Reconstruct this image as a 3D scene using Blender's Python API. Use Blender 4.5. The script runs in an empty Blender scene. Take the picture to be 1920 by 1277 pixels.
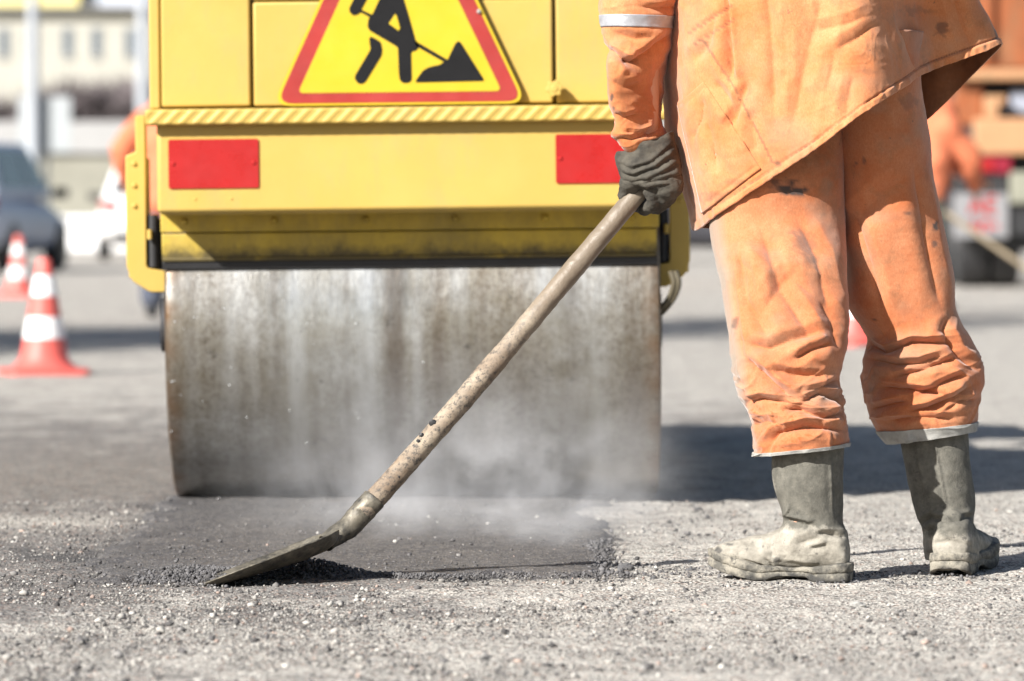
import bpy, bmesh, math, random
import numpy as np
from mathutils import Vector, Matrix, Euler
from mathutils.bvhtree import BVHTree

random.seed(7)
RNG = np.random.default_rng(11)
PI = math.pi
scene = bpy.context.scene
C = scene.collection

# ------------------------------------------------------------------ camera, sky, sun, exposure
FPX, HOR, CAMZ = 9600.0, 396.0, 0.75           # focal length in photo pixels, horizon row, eye height
cam_d = bpy.data.cameras.new('camera')
cam_d.sensor_width = 36.0
cam_d.lens = FPX / 1920.0 * 36.0
cam_d.shift_y = -(638.5 - HOR) / 1920.0
cam_d.clip_start = 0.1
cam_d.clip_end = 3000.0
cam_d.dof.use_dof = True
cam_d.dof.focus_distance = 10.33
cam_d.dof.aperture_fstop = cam_d.lens / 37.0
cam = bpy.data.objects.new('camera', cam_d)
C.objects.link(cam)
cam.location = (0, 0, CAMZ)
cam.rotation_euler = (PI / 2, 0, 0)
scene.camera = cam

SUN_EL, SUN_AZ = math.radians(32.5), math.radians(225.0)
world = bpy.data.worlds.new('World')
scene.world = world
world.use_nodes = True
wn = world.node_tree
bg = wn.nodes['Background']
sky = wn.nodes.new('ShaderNodeTexSky')
sky.sky_type = 'NISHITA'
sky.sun_disc = False
sky.sun_elevation = SUN_EL
sky.sun_rotation = SUN_AZ
sky.dust_density = 1.6
wn.links.new(sky.outputs[0], bg.inputs[0])
bg.inputs[1].default_value = 0.05
sun_d = bpy.data.lights.new('sun', 'SUN')
sun_d.energy = 5.0
sun_d.angle = math.radians(0.53)
sun_d.color = (1.0, 0.962, 0.905)
sun = bpy.data.objects.new('sun', sun_d)
C.objects.link(sun)
ce = math.cos(SUN_EL)
SUN_DIR = Vector((ce * 0.7071, ce * 0.7071, -math.sin(SUN_EL)))
sun.rotation_euler = SUN_DIR.to_track_quat('-Z', 'Y').to_euler()
sun.location = (-8, -8, 9)

vs = scene.view_settings
vs.view_transform = 'Standard'
vs.look = 'None'
vs.exposure = 1.1
vs.gamma = 1.0
vs.use_curve_mapping = False
cy = scene.cycles
cy.use_denoising = True
try:
    cy.denoiser = 'OPENIMAGEDENOISE'
except Exception:
    pass
cy.max_bounces = 8
cy.diffuse_bounces = 3
cy.glossy_bounces = 3
cy.transmission_bounces = 4
cy.volume_bounces = 1
cy.volume_step_rate = 1.0
cy.volume_max_steps = 96
cy.caustics_reflective = False
cy.caustics_refractive = False
cy.sample_clamp_indirect = 6.0

# ------------------------------------------------------------------ helpers
def W(px, py, Y):
    """photo pixel + distance -> world point"""
    return Vector(((px - 960.0) * Y / FPX, Y, CAMZ + (HOR - py) * Y / FPX))

def Wn(px, py, Y):
    px, py, Y = np.asarray(px, float), np.asarray(py, float), np.asarray(Y, float)
    return np.stack([(px - 960.0) * Y / FPX, Y, CAMZ + (HOR - py) * Y / FPX], -1)

def proj(co):
    return 960.0 + co[:, 0] / co[:, 1] * FPX, HOR - (co[:, 2] - CAMZ) / co[:, 1] * FPX

def gy(py):
    return CAMZ * FPX / (py - HOR)

def _hash(ix, iy, iz, seed):
    n = (ix * 374761393 + iy * 668265263 + iz * 2147483647 + seed * 1274126177) & 0xFFFFFFFF
    n = ((n ^ (n >> 13)) * 1274126177) & 0xFFFFFFFF
    return ((n ^ (n >> 16)) & 0xFFFFFF) / float(0xFFFFFF) * 2 - 1

def vnoise(p, seed=0):
    p = np.asarray(p, float)
    f = np.floor(p)
    i = f.astype(np.int64)
    t = p - f
    t = t * t * t * (t * (t * 6 - 15) + 10)
    r = 0
    for dx in (0, 1):
        for dy in (0, 1):
            for dz in (0, 1):
                w = (t[:, 0] if dx else 1 - t[:, 0]) * (t[:, 1] if dy else 1 - t[:, 1]) * (t[:, 2] if dz else 1 - t[:, 2])
                r = r + w * _hash(i[:, 0] + dx, i[:, 1] + dy, i[:, 2] + dz, seed)
    return r

def fbm(p, octv=4, seed=0):
    a, s, r = 1.0, 1.0, 0
    for k in range(octv):
        r = r + a * vnoise(np.asarray(p) * s + 17.3 * k, seed + k)
        a *= 0.5
        s *= 2.03
    return r

def catmull(pts, n, closed=False):
    pts = np.asarray(pts, float)
    m = len(pts)
    if closed:
        u = np.arange(n) / n * m
        i = np.floor(u).astype(int)
        t = (u - i)[:, None]
        p0, p1, p2, p3 = pts[(i - 1) % m], pts[i % m], pts[(i + 1) % m], pts[(i + 2) % m]
    else:
        u = np.linspace(0, m - 1, n)
        i = np.minimum(np.floor(u).astype(int), m - 2)
        t = (u - i)[:, None]
        p1, p2 = pts[i], pts[i + 1]
        p0 = np.where((i == 0)[:, None], 2 * p1 - p2, pts[np.maximum(i - 1, 0)])
        p3 = np.where((i >= m - 2)[:, None], 2 * p2 - p1, pts[np.minimum(i + 2, m - 1)])
    return 0.5 * (2 * p1 + (p2 - p0) * t + (2 * p0 - 5 * p1 + 4 * p2 - p3) * t ** 2 + (3 * p1 - p0 - 3 * p2 + p3) * t ** 3)

def mesh_np(name, verts, faces, smooth=True):
    me = bpy.data.meshes.new(name)
    me.from_pydata([tuple(v) for v in np.asarray(verts).reshape(-1, 3)], [], faces)
    me.update()
    if smooth:
        me.polygons.foreach_set('use_smooth', np.ones(len(me.polygons), bool))
    return me

def link(name, me, mat=None, parent=None):
    o = bpy.data.objects.new(name, me)
    C.objects.link(o)
    if mat is not None:
        me.materials.clear()
        me.materials.append(mat)
    if parent is not None:
        o.parent = parent
        if hasattr(parent, 'location'):
            bpy_world = Matrix.LocRotScale(parent.location, parent.rotation_euler, parent.scale)
            p = parent.parent
            while p is not None:
                bpy_world = Matrix.LocRotScale(p.location, p.rotation_euler, p.scale) @ bpy_world
                p = p.parent
    return o

def tag(o, label=None, cat=None, group=None, kind=None):
    for k, v in (('label', label), ('category', cat), ('group', group), ('kind', kind)):
        if v:
            o[k] = v
    return o

def empty(name, loc, label, cat, group=None, rot=(0, 0, 0)):
    o = bpy.data.objects.new(name, None)
    C.objects.link(o)
    o.location = loc
    o.rotation_euler = rot
    o.empty_display_size = 0.1
    return tag(o, label, cat, group)

def copy_tree(o, parent=None):
    c = o.copy()
    C.objects.link(c)
    if parent is not None:
        c.parent = parent
    for ch in list(o.children):
        copy_tree(ch, c)
    return c

def grid_faces(nu, nv, closed_v):
    """rows nu, columns nv (closed around v when closed_v)"""
    f = []
    mv = nv if closed_v else nv - 1
    for i in range(nu - 1):
        for j in range(mv):
            a, b = i * nv + j, i * nv + (j + 1) % nv
            f.append((a, b, b + nv, a + nv))
    return f

class MB:
    """collects primitives in one mesh"""
    def __init__(self):
        self.bm = bmesh.new()

    def box(self, c, s, rot=None, taper=None):
        g = bmesh.ops.create_cube(self.bm, size=1.0)['verts']
        for v in g:
            if taper is not None and v.co.z > 0:
                v.co.x *= taper[0]
                v.co.y *= taper[1]
            v.co = Vector((v.co.x * s[0], v.co.y * s[1], v.co.z * s[2]))
            if rot is not None:
                v.co = Euler(rot).to_matrix() @ v.co
            v.co += Vector(c)
        return self

    def bx(self, x0, x1, y0, y1, z0, z1):
        return self.box(((x0 + x1) / 2, (y0 + y1) / 2, (z0 + z1) / 2), (abs(x1 - x0), abs(y1 - y0), abs(z1 - z0)))

    def cyl(self, a, b, r0, r1=None, seg=24, caps=True):
        r1 = r0 if r1 is None else r1
        a, b = Vector(a), Vector(b)
        d = b - a
        q = d.to_track_quat('Z', 'Y').to_matrix().to_4x4()
        m = Matrix.Translation((a + b) / 2) @ q
        bmesh.ops.create_cone(self.bm, cap_ends=caps, segments=seg, radius1=max(r0, 1e-5), radius2=max(r1, 1e-5), depth=d.length, matrix=m)
        return self

    def tube(self, pts, r, seg=10, n=None, closed=False):
        pts = np.asarray(pts, float)
        n = n or len(pts) * 6
        P = catmull(pts, n, closed)
        R = np.interp(np.linspace(0, 1, n), np.linspace(0, 1, len(np.atleast_1d(r))), np.atleast_1d(r)) if np.ndim(r) else np.full(n, r)
        prev = None
        rings = []
        for i in range(n):
            t = Vector(P[(i + 1) % n if closed else min(i + 1, n - 1)] - P[(i - 1) % n if closed else max(i - 1, 0)])
            t.normalize()
            ref = prev if prev is not None else (Vector((0, 0, 1)) if abs(t.z) < 0.9 else Vector((1, 0, 0)))
            u = (ref - t * ref.dot(t)).normalized()
            w = t.cross(u)
            prev = u
            rings.append([self.bm.verts.new(Vector(P[i]) + (u * math.cos(2 * PI * k / seg) + w * math.sin(2 * PI * k / seg)) * R[i]) for k in range(seg)])
        m = n if closed else n - 1
        for i in range(m):
            A, B = rings[i], rings[(i + 1) % n]
            for k in range(seg):
                self.bm.faces.new((A[k], A[(k + 1) % seg], B[(k + 1) % seg], B[k]))
        if not closed:
            self.bm.faces.new(rings[0][::-1])
            self.bm.faces.new(rings[-1])
        return self

    def lathe(self, prof, c=(0, 0, 0), axis='Z', seg=48):
        rings = []
        c = Vector(c)
        for r, h in prof:
            ring = []
            for k in range(seg):
                a = 2 * PI * k / seg
                p = Vector((r * math.cos(a), r * math.sin(a), h))
                if axis == 'X':
                    p = Vector((p.z, p.x, p.y))
                elif axis == 'Y':
                    p = Vector((p.x, p.z, p.y))
                ring.append(self.bm.verts.new(p + c))
            rings.append(ring)
        for A, B in zip(rings, rings[1:]):
            for k in range(seg):
                self.bm.faces.new((A[k], A[(k + 1) % seg], B[(k + 1) % seg], B[k]))
        if prof[0][0] > 1e-4:
            self.bm.faces.new(rings[0][::-1])
        if prof[-1][0] > 1e-4:
            self.bm.faces.new(rings[-1])
        return self

    def prism(self, poly, y0, y1, holes=None):
        """polygon in the XZ plane, extruded along Y"""
        n = len(poly)
        a = [self.bm.verts.new((p[0], y0, p[1])) for p in poly]
        b = [self.bm.verts.new((p[0], y1, p[1])) for p in poly]
        self.bm.faces.new(a)
        self.bm.faces.new(b[::-1])
        for i in range(n):
            j = (i + 1) % n
            self.bm.faces.new((a[i], b[i], b[j], a[j]))
        return self

    def mesh(self, name, smooth=False, angle=0.7):
        bmesh.ops.recalc_face_normals(self.bm, faces=self.bm.faces)
        me = bpy.data.meshes.new(name)
        self.bm.to_mesh(me)
        self.bm.free()
        if smooth:
            me.polygons.foreach_set('use_smooth', np.ones(len(me.polygons), bool))
            try:
                me.set_sharp_from_angle(angle=angle)
            except Exception:
                pass
        return me

    def build(self, name, mat, parent=None, smooth=False, bevel=None, angle=0.7, seg=3):
        o = link(name, self.mesh(name, smooth or bevel is not None, angle), mat, parent)
        if bevel:
            m = o.modifiers.new('bevel', 'BEVEL')
            m.width = bevel
            m.segments = seg
            m.limit_method = 'ANGLE'
            m.angle_limit = 0.6
            m.harden_normals = False
        return o

def dedup(poly):
    out = []
    for p in poly:
        if not out or (abs(p[0] - out[-1][0]) + abs(p[1] - out[-1][1])) > 1e-5:
            out.append(p)
    return out

def rounded(poly, r, n=5):
    """round the corners of a 2D polygon"""
    out = []
    m = len(poly)
    rr = r if isinstance(r, (list, tuple)) else [r] * m
    for i in range(m):
        p0, p1, p2 = (Vector(poly[(i - 1) % m]), Vector(poly[i]), Vector(poly[(i + 1) % m]))
        a, b = (p0 - p1), (p2 - p1)
        la, lb = a.length, b.length
        a.normalize(); b.normalize()
        ang = a.angle(b)
        d = min(rr[i] / max(math.tan(ang / 2), 1e-3), la * 0.49, lb * 0.49)
        if d < 1e-5:
            out.append((p1.x, p1.y)); continue
        s, e = p1 + a * d, p1 + b * d
        for k in range(n + 1):
            t = k / n
            q = s * (1 - t) ** 2 + p1 * 2 * t * (1 - t) + e * t ** 2
            out.append((q.x, q.y))
    return dedup(out)

def orient(me, n_u, n_v):
    """make the normals of a lofted tube point away from its axis"""
    co = np.empty(len(me.vertices) * 3)
    me.vertices.foreach_get('co', co)
    co = co.reshape(n_u, n_v, 3)
    out = (co - co.mean(1, keepdims=True)).reshape(-1, 3)
    if (vnormals(me) * out).sum() < 0:
        me.flip_normals()
        me.update()
    return me

def vnormals(me):
    n = np.empty(len(me.vertices) * 3)
    me.vertices.foreach_get('normal', n)
    return n.reshape(-1, 3)

def vcos(me):
    n = np.empty(len(me.vertices) * 3)
    me.vertices.foreach_get('co', n)
    return n.reshape(-1, 3)

def setcos(me, co):
    me.vertices.foreach_set('co', np.asarray(co, np.float32).ravel())
    me.update()

def add_attr(me, name, val):
    a = me.attributes.new(name, 'FLOAT', 'POINT')
    a.data.foreach_set('value', np.asarray(val, np.float32))

def polydist(px, py, line):
    """distance to a polyline and 0..1 position along it"""
    best = np.full(len(px), 1e9)
    pos = np.zeros(len(px))
    L = [math.hypot(b[0] - a[0], b[1] - a[1]) for a, b in zip(line, line[1:])]
    tot, acc = sum(L), 0.0
    side = np.zeros(len(px))
    for (a, b), l in zip(zip(line, line[1:]), L):
        dx, dy = (b[0] - a[0]) / l, (b[1] - a[1]) / l
        t = np.clip((px - a[0]) * dx + (py - a[1]) * dy, 0, l)
        qx, qy = a[0] + t * dx, a[1] + t * dy
        d = np.hypot(px - qx, py - qy)
        m = d < best
        best = np.where(m, d, best)
        pos = np.where(m, (acc + t) / tot, pos)
        side = np.where(m, (px - qx) * -dy + (py - qy) * dx, side)
        acc += l
    return best, pos, side

def fold(px, py, line, w, amp, ridge=0.7):
    """crease (negative) with a rounded ridge along one side, fading at its ends"""
    d, t, s = polydist(px, py, line)
    fade = np.clip(np.minimum(t, 1 - t) / 0.22, 0, 1)
    fade = fade * fade * (3 - 2 * fade)
    fade = 0.12 + 0.88 * fade
    fade *= np.exp(-np.maximum(0, np.abs(d) - 5 * w) / w)
    valley = -np.exp(-d / (0.85 * w))
    up = ridge * (np.exp(-np.abs(s + 1.9 * w) / (1.25 * w)) + 0.45 * np.exp(-((s - 2.2 * w) / (1.8 * w)) ** 2)) * np.clip((8 * w - d) / (3 * w), 0, 1)
    return amp * fade * (valley + up)

def inpoly(px, py, poly):
    r = np.zeros(len(px), bool)
    n = len(poly)
    for i in range(n):
        x0, y0 = poly[i]
        x1, y1 = poly[(i + 1) % n]
        c = ((y0 > py) != (y1 > py)) & (px < (x1 - x0) * (py - y0) / (y1 - y0 + 1e-12) + x0)
        r ^= c
    return r

# ------------------------------------------------------------------ materials
class Mat:
    def __init__(self, name):
        self.m = bpy.data.materials.new(name)
        self.m.use_nodes = True
        self.nt = self.m.node_tree
        self.b = self.nt.nodes['Principled BSDF']
        self._tc = None

    def node(self, t, **kw):
        n = self.nt.nodes.new(t)
        for k, v in kw.items():
            setattr(n, k, v)
        return n

    def lk(self, a, b):
        self.nt.links.new(a, b)

    def co(self, scale=(1, 1, 1)):
        if self._tc is None:
            self._tc = self.node('ShaderNodeTexCoord')
        mp = self.node('ShaderNodeMapping')
        mp.inputs['Scale'].default_value = scale
        self.lk(self._tc.outputs['Object'], mp.inputs[0])
        return mp.outputs[0]

    def noise(self, scale, detail=4, rough=0.6, stretch=(1, 1, 1), lo=0.35, hi=0.65, dist=0.0):
        n = self.node('ShaderNodeTexNoise')
        n.inputs['Scale'].default_value = scale
        n.inputs['Detail'].default_value = detail
        n.inputs['Roughness'].default_value = rough
        n.inputs['Distortion'].default_value = dist
        self.lk(self.co(stretch), n.inputs['Vector'])
        return self.rng(n.outputs['Fac'], lo, hi)

    def rng(self, s, lo, hi, a=0.0, b=1.0):
        r = self.node('ShaderNodeMapRange')
        r.inputs['From Min'].default_value = lo
        r.inputs['From Max'].default_value = hi
        r.inputs['To Min'].default_value = a
        r.inputs['To Max'].default_value = b
        self.lk(s, r.inputs['Value'])
        return r.outputs[0]

    def math(self, op, a, b=None):
        n = self.node('ShaderNodeMath', operation=op)
        for i, v in enumerate((a, b)):
            if v is None:
                continue
            if isinstance(v, (int, float)):
                n.inputs[i].default_value = v
            else:
                self.lk(v, n.inputs[i])
        return n.outputs[0]

    def mix(self, fac, a, b, mode='MIX'):
        n = self.node('ShaderNodeMix', data_type='RGBA', blend_type=mode)
        for s, v in ((n.inputs[0], fac), (n.inputs[6], a), (n.inputs[7], b)):
            if isinstance(v, (int, float)):
                s.default_value = v
            elif isinstance(v, tuple):
                s.default_value = (*v, 1.0)
            else:
                self.lk(v, s)
        return n.outputs[2]

    def attr(self, name):
        n = self.node('ShaderNodeAttribute', attribute_name=name)
        return n

    def color(self, c):
        if isinstance(c, tuple):
            self.b.inputs['Base Color'].default_value = (*c, 1)
        else:
            self.lk(c, self.b.inputs['Base Color'])
        return self

    def rough(self, r):
        if isinstance(r, (int, float)):
            self.b.inputs['Roughness'].default_value = r
        else:
            self.lk(r, self.b.inputs['Roughness'])
        return self

    def metal(self, r):
        if isinstance(r, (int, float)):
            self.b.inputs['Metallic'].default_value = r
        else:
            self.lk(r, self.b.inputs['Metallic'])
        return self

    def bump(self, h, strength=0.3, dist=0.002):
        n = self.node('ShaderNodeBump')
        n.inputs['Strength'].default_value = strength
        n.inputs['Distance'].default_value = dist
        self.lk(h, n.inputs['Height'])
        prev = self.b.inputs['Normal'].links
        if prev:
            self.lk(prev[0].from_socket, n.inputs['Normal'])
        self.lk(n.outputs[0], self.b.inputs['Normal'])
        return self

def plain(name, c, rough=0.6, metal=0.0, var=0.12, scale=6.0, bump=0.15):
    m = Mat(name)
    k = tuple(max(0.0, x * (1 - var)) for x in c)
    j = tuple(min(1.0, x * (1 + var)) for x in c)
    m.color(m.mix(m.noise(scale, 5, 0.65, lo=0.3, hi=0.7), k, j))
    m.rough(m.rng(m.noise(scale * 2.3, 3), 0, 1, max(0.05, rough - 0.08), min(1, rough + 0.08)))
    m.metal(metal)
    if bump:
        m.bump(m.noise(scale * 14, 3), bump, 0.001)
    return m.m

def make_paint(name, c, dirt=0.0):
    m = Mat(name)
    base = m.mix(m.noise(2.4, 5, lo=0.3, hi=0.7), tuple(x * 0.93 for x in c), tuple(min(1, x * 1.05) for x in c))
    chips = m.noise(55, 5, 0.7, lo=0.70, hi=0.73)
    base = m.mix(m.math('MULTIPLY', chips, 0.55), base, (0.22, 0.17, 0.09))
    smear = m.math('MULTIPLY', m.noise(5, 7, 0.75, stretch=(1, 1, 0.4), lo=0.50, hi=0.75), 0.42)
    base = m.mix(smear, base, (0.30, 0.25, 0.14))
    if dirt:
        base = m.mix(m.math('MULTIPLY', m.noise(8, 6, 0.72, stretch=(1, 1, 0.6), lo=0.40, hi=0.72), dirt), base, (0.10, 0.085, 0.05))
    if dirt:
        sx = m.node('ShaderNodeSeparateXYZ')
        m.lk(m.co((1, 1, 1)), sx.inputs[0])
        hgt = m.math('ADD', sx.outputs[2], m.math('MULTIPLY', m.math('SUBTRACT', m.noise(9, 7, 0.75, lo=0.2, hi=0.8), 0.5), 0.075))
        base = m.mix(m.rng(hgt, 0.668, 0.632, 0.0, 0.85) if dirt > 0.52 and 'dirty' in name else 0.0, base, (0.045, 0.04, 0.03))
    m.color(base)
    m.b.inputs['Specular IOR Level'].default_value = 0.35
    m.rough(m.rng(m.noise(9, 4), 0, 1, 0.36, 0.58))
    m.bump(m.noise(70, 3, lo=0.2, hi=0.8), 0.12, 0.002)
    m.bump(m.noise(7, 2, lo=0.2, hi=0.8), 0.12, 0.006)
    return m.m

M = {}
YEL = (0.47, 0.325, 0.080)
M['yellow'] = make_paint('yellow_paint', YEL)
M['yellow_dirty'] = make_paint('dirty_yellow_paint', (0.56, 0.40, 0.055), 0.55)
M['red_plate'] = plain('red_reflector', (0.34, 0.012, 0.012), 0.32, 0, 0.10, 9, 0.05)
M['black'] = plain('black_rubber', (0.022, 0.022, 0.024), 0.6)
M['dark_metal'] = plain('dark_metal', (0.06, 0.06, 0.065), 0.5, 0.3)
M['steel'] = plain('steel', (0.42, 0.41, 0.39), 0.38, 0.8)
M['sign_yellow'] = plain('sign_yellow', (0.52, 0.375, 0.018), 0.4, 0, 0.05, 8, 0.05)
M['sign_red'] = plain('sign_red', (0.31, 0.030, 0.026), 0.4, 0, 0.12, 8, 0.05)
M['sign_black'] = plain('sign_black', (0.007, 0.007, 0.008), 0.6, 0, 0.2, 20, 0.05)
M['sign_black'].node_tree.nodes['Principled BSDF'].inputs['Specular IOR Level'].default_value = 0.2
M['white'] = plain('white_paint', (0.80, 0.80, 0.80), 0.45, 0, 0.04)
M['glass'] = plain('dark_glass', (0.03, 0.04, 0.05), 0.12, 0, 0.1, 3, 0)

def make_cloth(name, light, deep, weave=1.0):
    m = Mat(name)
    fade = m.noise(7.5, 7, 0.74, lo=0.28, hi=0.70)
    base = m.mix(fade, deep, light)
    fine = m.noise(330, 4, 0.8, stretch=(1, 1, 0.5), lo=0.35, hi=0.65)
    base = m.mix(m.math('MULTIPLY', fine, 0.45), base, tuple(x * 0.72 for x in deep))
    grime = m.noise(13, 8, 0.8, lo=0.51, hi=0.68)
    base = m.mix(m.math('MULTIPLY', grime, 0.55), base, (0.20, 0.105, 0.05))
    specks = m.noise(75, 3, 0.6, lo=0.70, hi=0.75)
    base = m.mix(m.math('MULTIPLY', specks, 0.55), base, (0.08, 0.06, 0.05))
    dust = m.attr('dust').outputs['Fac']
    base = m.mix(dust, base, (0.25, 0.215, 0.165))
    rust_and_shade = m.attr('rust_and_shade').outputs['Fac']
    base = m.mix(rust_and_shade, base, (0.30, 0.085, 0.02))
    st = m.attr('stain').outputs['Fac']
    base = m.mix(st, base, (0.045, 0.038, 0.036))
    m.color(base)
    m.rough(0.86)
    m.b.inputs['Specular IOR Level'].default_value = 0.25
    m.b.inputs['Sheen Weight'].default_value = 0.3
    m.bump(m.noise(16, 4, 0.6, stretch=(1, 1, 0.7), lo=0.2, hi=0.8), 0.25, 0.006)
    m.bump(m.noise(60, 4, 0.65, lo=0.2, hi=0.8), 0.28, 0.0018)
    m.bump(m.noise(900, 2, 0.5, stretch=(1, 1, 0.55), lo=0.2, hi=0.8), 0.35 * weave, 0.0005)
    return m.m

M['jacket'] = make_cloth('orange_work_cloth', (0.60, 0.275, 0.130), (0.52, 0.150, 0.040))
M['trousers'] = make_cloth('worn_orange_cloth', (0.53, 0.235, 0.118), (0.43, 0.112, 0.032))
M['reflective'] = plain('reflective_tape', (0.38, 0.39, 0.42), 0.42, 0.25, 0.15, 40, 0.2)
M['grey_hem'] = plain('grey_tape', (0.32, 0.315, 0.295), 0.7, 0, 0.3, 30, 0.3)
mm = Mat('work_glove')
mm.color(mm.mix(mm.noise(22, 6, 0.7, lo=0.35, hi=0.7), (0.030, 0.027, 0.022), (0.095, 0.085, 0.066)))
mm.rough(0.9)
mm.bump(mm.noise(55, 5, lo=0.2, hi=0.8), 0.5, 0.003)
mm.bump(mm.noise(700, 2, lo=0.2, hi=0.8), 0.4, 0.0006)
M['glove'] = mm.m
M['skin'] = plain('skin', (0.50, 0.28, 0.19), 0.55, 0, 0.1, 20, 0.1)

# rubber boots: grey-olive shafts, the feet caked with pale dust
mm = Mat('dusty_rubber')
d = mm.attr('dust').outputs['Fac']
col = mm.mix(mm.noise(40, 6, 0.7), (0.078, 0.075, 0.063), (0.138, 0.131, 0.110))
cake = mm.mix(mm.noise(30, 6, 0.7), (0.18, 0.166, 0.138), (0.36, 0.335, 0.285))
col = mm.mix(mm.math('MULTIPLY', mm.noise(65, 6, 0.75, lo=0.50, hi=0.70), 0.16), col, (0.36, 0.33, 0.27))
dd = mm.math('ADD', d, mm.math('MULTIPLY', mm.math('SUBTRACT', mm.noise(28, 6, 0.72, lo=0.2, hi=0.8), 0.5), 1.1))
col = mm.mix(mm.rng(dd, 0.28, 0.62), col, cake)
col = mm.mix(mm.math('MULTIPLY', mm.noise(48, 6, 0.75, lo=0.60, hi=0.66), 0.7), col, (0.05, 0.047, 0.043))
col = mm.mix(mm.attr('stain').outputs['Fac'], col, (0.035, 0.034, 0.034))
mm.color(col)
mm.rough(0.85)
mm.bump(mm.noise(90, 6, 0.75, lo=0.2, hi=0.8), 0.5, 0.0022)
mm.bump(mm.noise(420, 3, 0.6, lo=0.2, hi=0.8), 0.5, 0.001)
M['boot'] = mm.m
mm = Mat('caked_sole')
col = mm.mix(mm.noise(26, 6, 0.75, lo=0.42, hi=0.58), (0.095, 0.09, 0.078), (0.285, 0.262, 0.215))
col = mm.mix(mm.noise(70, 6, 0.75, lo=0.58, hi=0.64), col, (0.045, 0.043, 0.041))
col = mm.mix(mm.attr('stain').outputs['Fac'], col, (0.03, 0.03, 0.03))
mm.color(col)
mm.rough(0.85)
mm.bump(mm.noise(90, 6, 0.75, lo=0.2, hi=0.8), 0.7, 0.003)
M['sole'] = mm.m

# weathered wooden handle with tar specks
mm = Mat('weathered_wood')
n1 = mm.noise(30, 6, 0.75, stretch=(1, 1, 1), lo=0.40, hi=0.62)
col = mm.mix(mm.noise(12, 4), (0.20, 0.145, 0.098), (0.36, 0.30, 0.225))
low = mm.attr('low').outputs['Fac']
speck = mm.noise(85, 7, 0.82, lo=0.49, hi=0.60)
sp = mm.math('MULTIPLY', speck, mm.rng(low, 0, 1, 0.10, 0.95))
col = mm.mix(mm.math('MULTIPLY', n1, mm.rng(low, 0, 1, 0.10, 0.42)), col, (0.12, 0.095, 0.075))
col = mm.mix(sp, col, (0.05, 0.046, 0.043))
col = mm.mix(mm.math('MULTIPLY', mm.math('SUBTRACT', 1.0, low), 0.8), col, (0.165, 0.135, 0.10))
mm.color(col)
mm.rough(mm.rng(low, 0, 1, 0.36, 0.72))
mm.bump(mm.noise(120, 5, 0.7, lo=0.2, hi=0.8), 0.5, 0.0018)
M['wood'] = mm.m
mm = Mat('worn_shovel_steel')
col = mm.mix(mm.noise(26, 6, 0.75, lo=0.38, hi=0.62), (0.040, 0.038, 0.033), (0.17, 0.152, 0.118))
col = mm.mix(mm.noise(60, 5, 0.75, lo=0.60, hi=0.68), col, (0.035, 0.034, 0.034))
mm.color(col)
mm.rough(mm.rng(mm.noise(30, 4), 0, 1, 0.38, 0.75))
mm.metal(0.35)
mm.bump(mm.noise(70, 5, 0.7, lo=0.2, hi=0.8), 0.5, 0.002)
M['shovel_steel'] = mm.m

# drum: worn steel, rust and asphalt film in streaks round the drum
mm = Mat('drum_steel')
st1 = mm.noise(5.5, 5, 0.62, stretch=(1, 0.12, 0.12), lo=0.42, hi=0.60)
st2 = mm.noise(38, 4, 0.6, stretch=(1, 0.10, 0.10), lo=0.34, hi=0.66)
blot = mm.noise(5.5, 6, 0.72, stretch=(1, 0.8, 0.8), lo=0.34, hi=0.66)
fine = mm.noise(60, 6, 0.8, lo=0.45, hi=0.65)
olive = mm.noise(2.6, 6, 0.68, stretch=(1, 0.9, 0.9), lo=0.36, hi=0.58)
col = mm.mix(blot, (0.33, 0.33, 0.315), (0.60, 0.62, 0.63))
col = mm.mix(mm.math('MULTIPLY', olive, 0.70), col, (0.155, 0.128, 0.072))
col = mm.mix(mm.math('MULTIPLY', st1, 0.45), col, (0.115, 0.092, 0.062))
col = mm.mix(mm.math('MULTIPLY', st2, 0.14), col, (0.50, 0.50, 0.49))
col = mm.mix(mm.math('MULTIPLY', mm.math('MULTIPLY', fine, mm.math('ADD', st1, 0.25)), 0.5), col, (0.07, 0.048, 0.030))
sk_ = mm.attr('streak').outputs['Fac']
col = mm.mix(mm.math('MULTIPLY', mm.rng(sk_, 0.55, 0.95), 0.66), col, (0.10, 0.075, 0.055))
col = mm.mix(mm.math('MULTIPLY', mm.rng(sk_, 0.45, 0.05), 0.34), col, (0.66, 0.69, 0.71))
tarp = mm.noise(14, 6, 0.75, lo=0.62, hi=0.70)
col = mm.mix(mm.math('MULTIPLY', tarp, 0.65), col, (0.05, 0.044, 0.04))
edge = mm.attr('edge').outputs['Fac']
col = mm.mix(mm.math('MULTIPLY', edge, 0.75), col, (0.17, 0.085, 0.035))
mm.color(col)
mm.metal(0.72)
mm.rough(mm.rng(mm.math('ADD', mm.math('MULTIPLY', st1, 0.6), mm.math('MULTIPLY', blot, 0.4)), 0, 1, 0.30, 0.52))
mm.bump(mm.noise(45, 5, 0.7, stretch=(1, 0.4, 0.4), lo=0.2, hi=0.8), 0.28, 0.0025)
M['drum'] = mm.m

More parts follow.
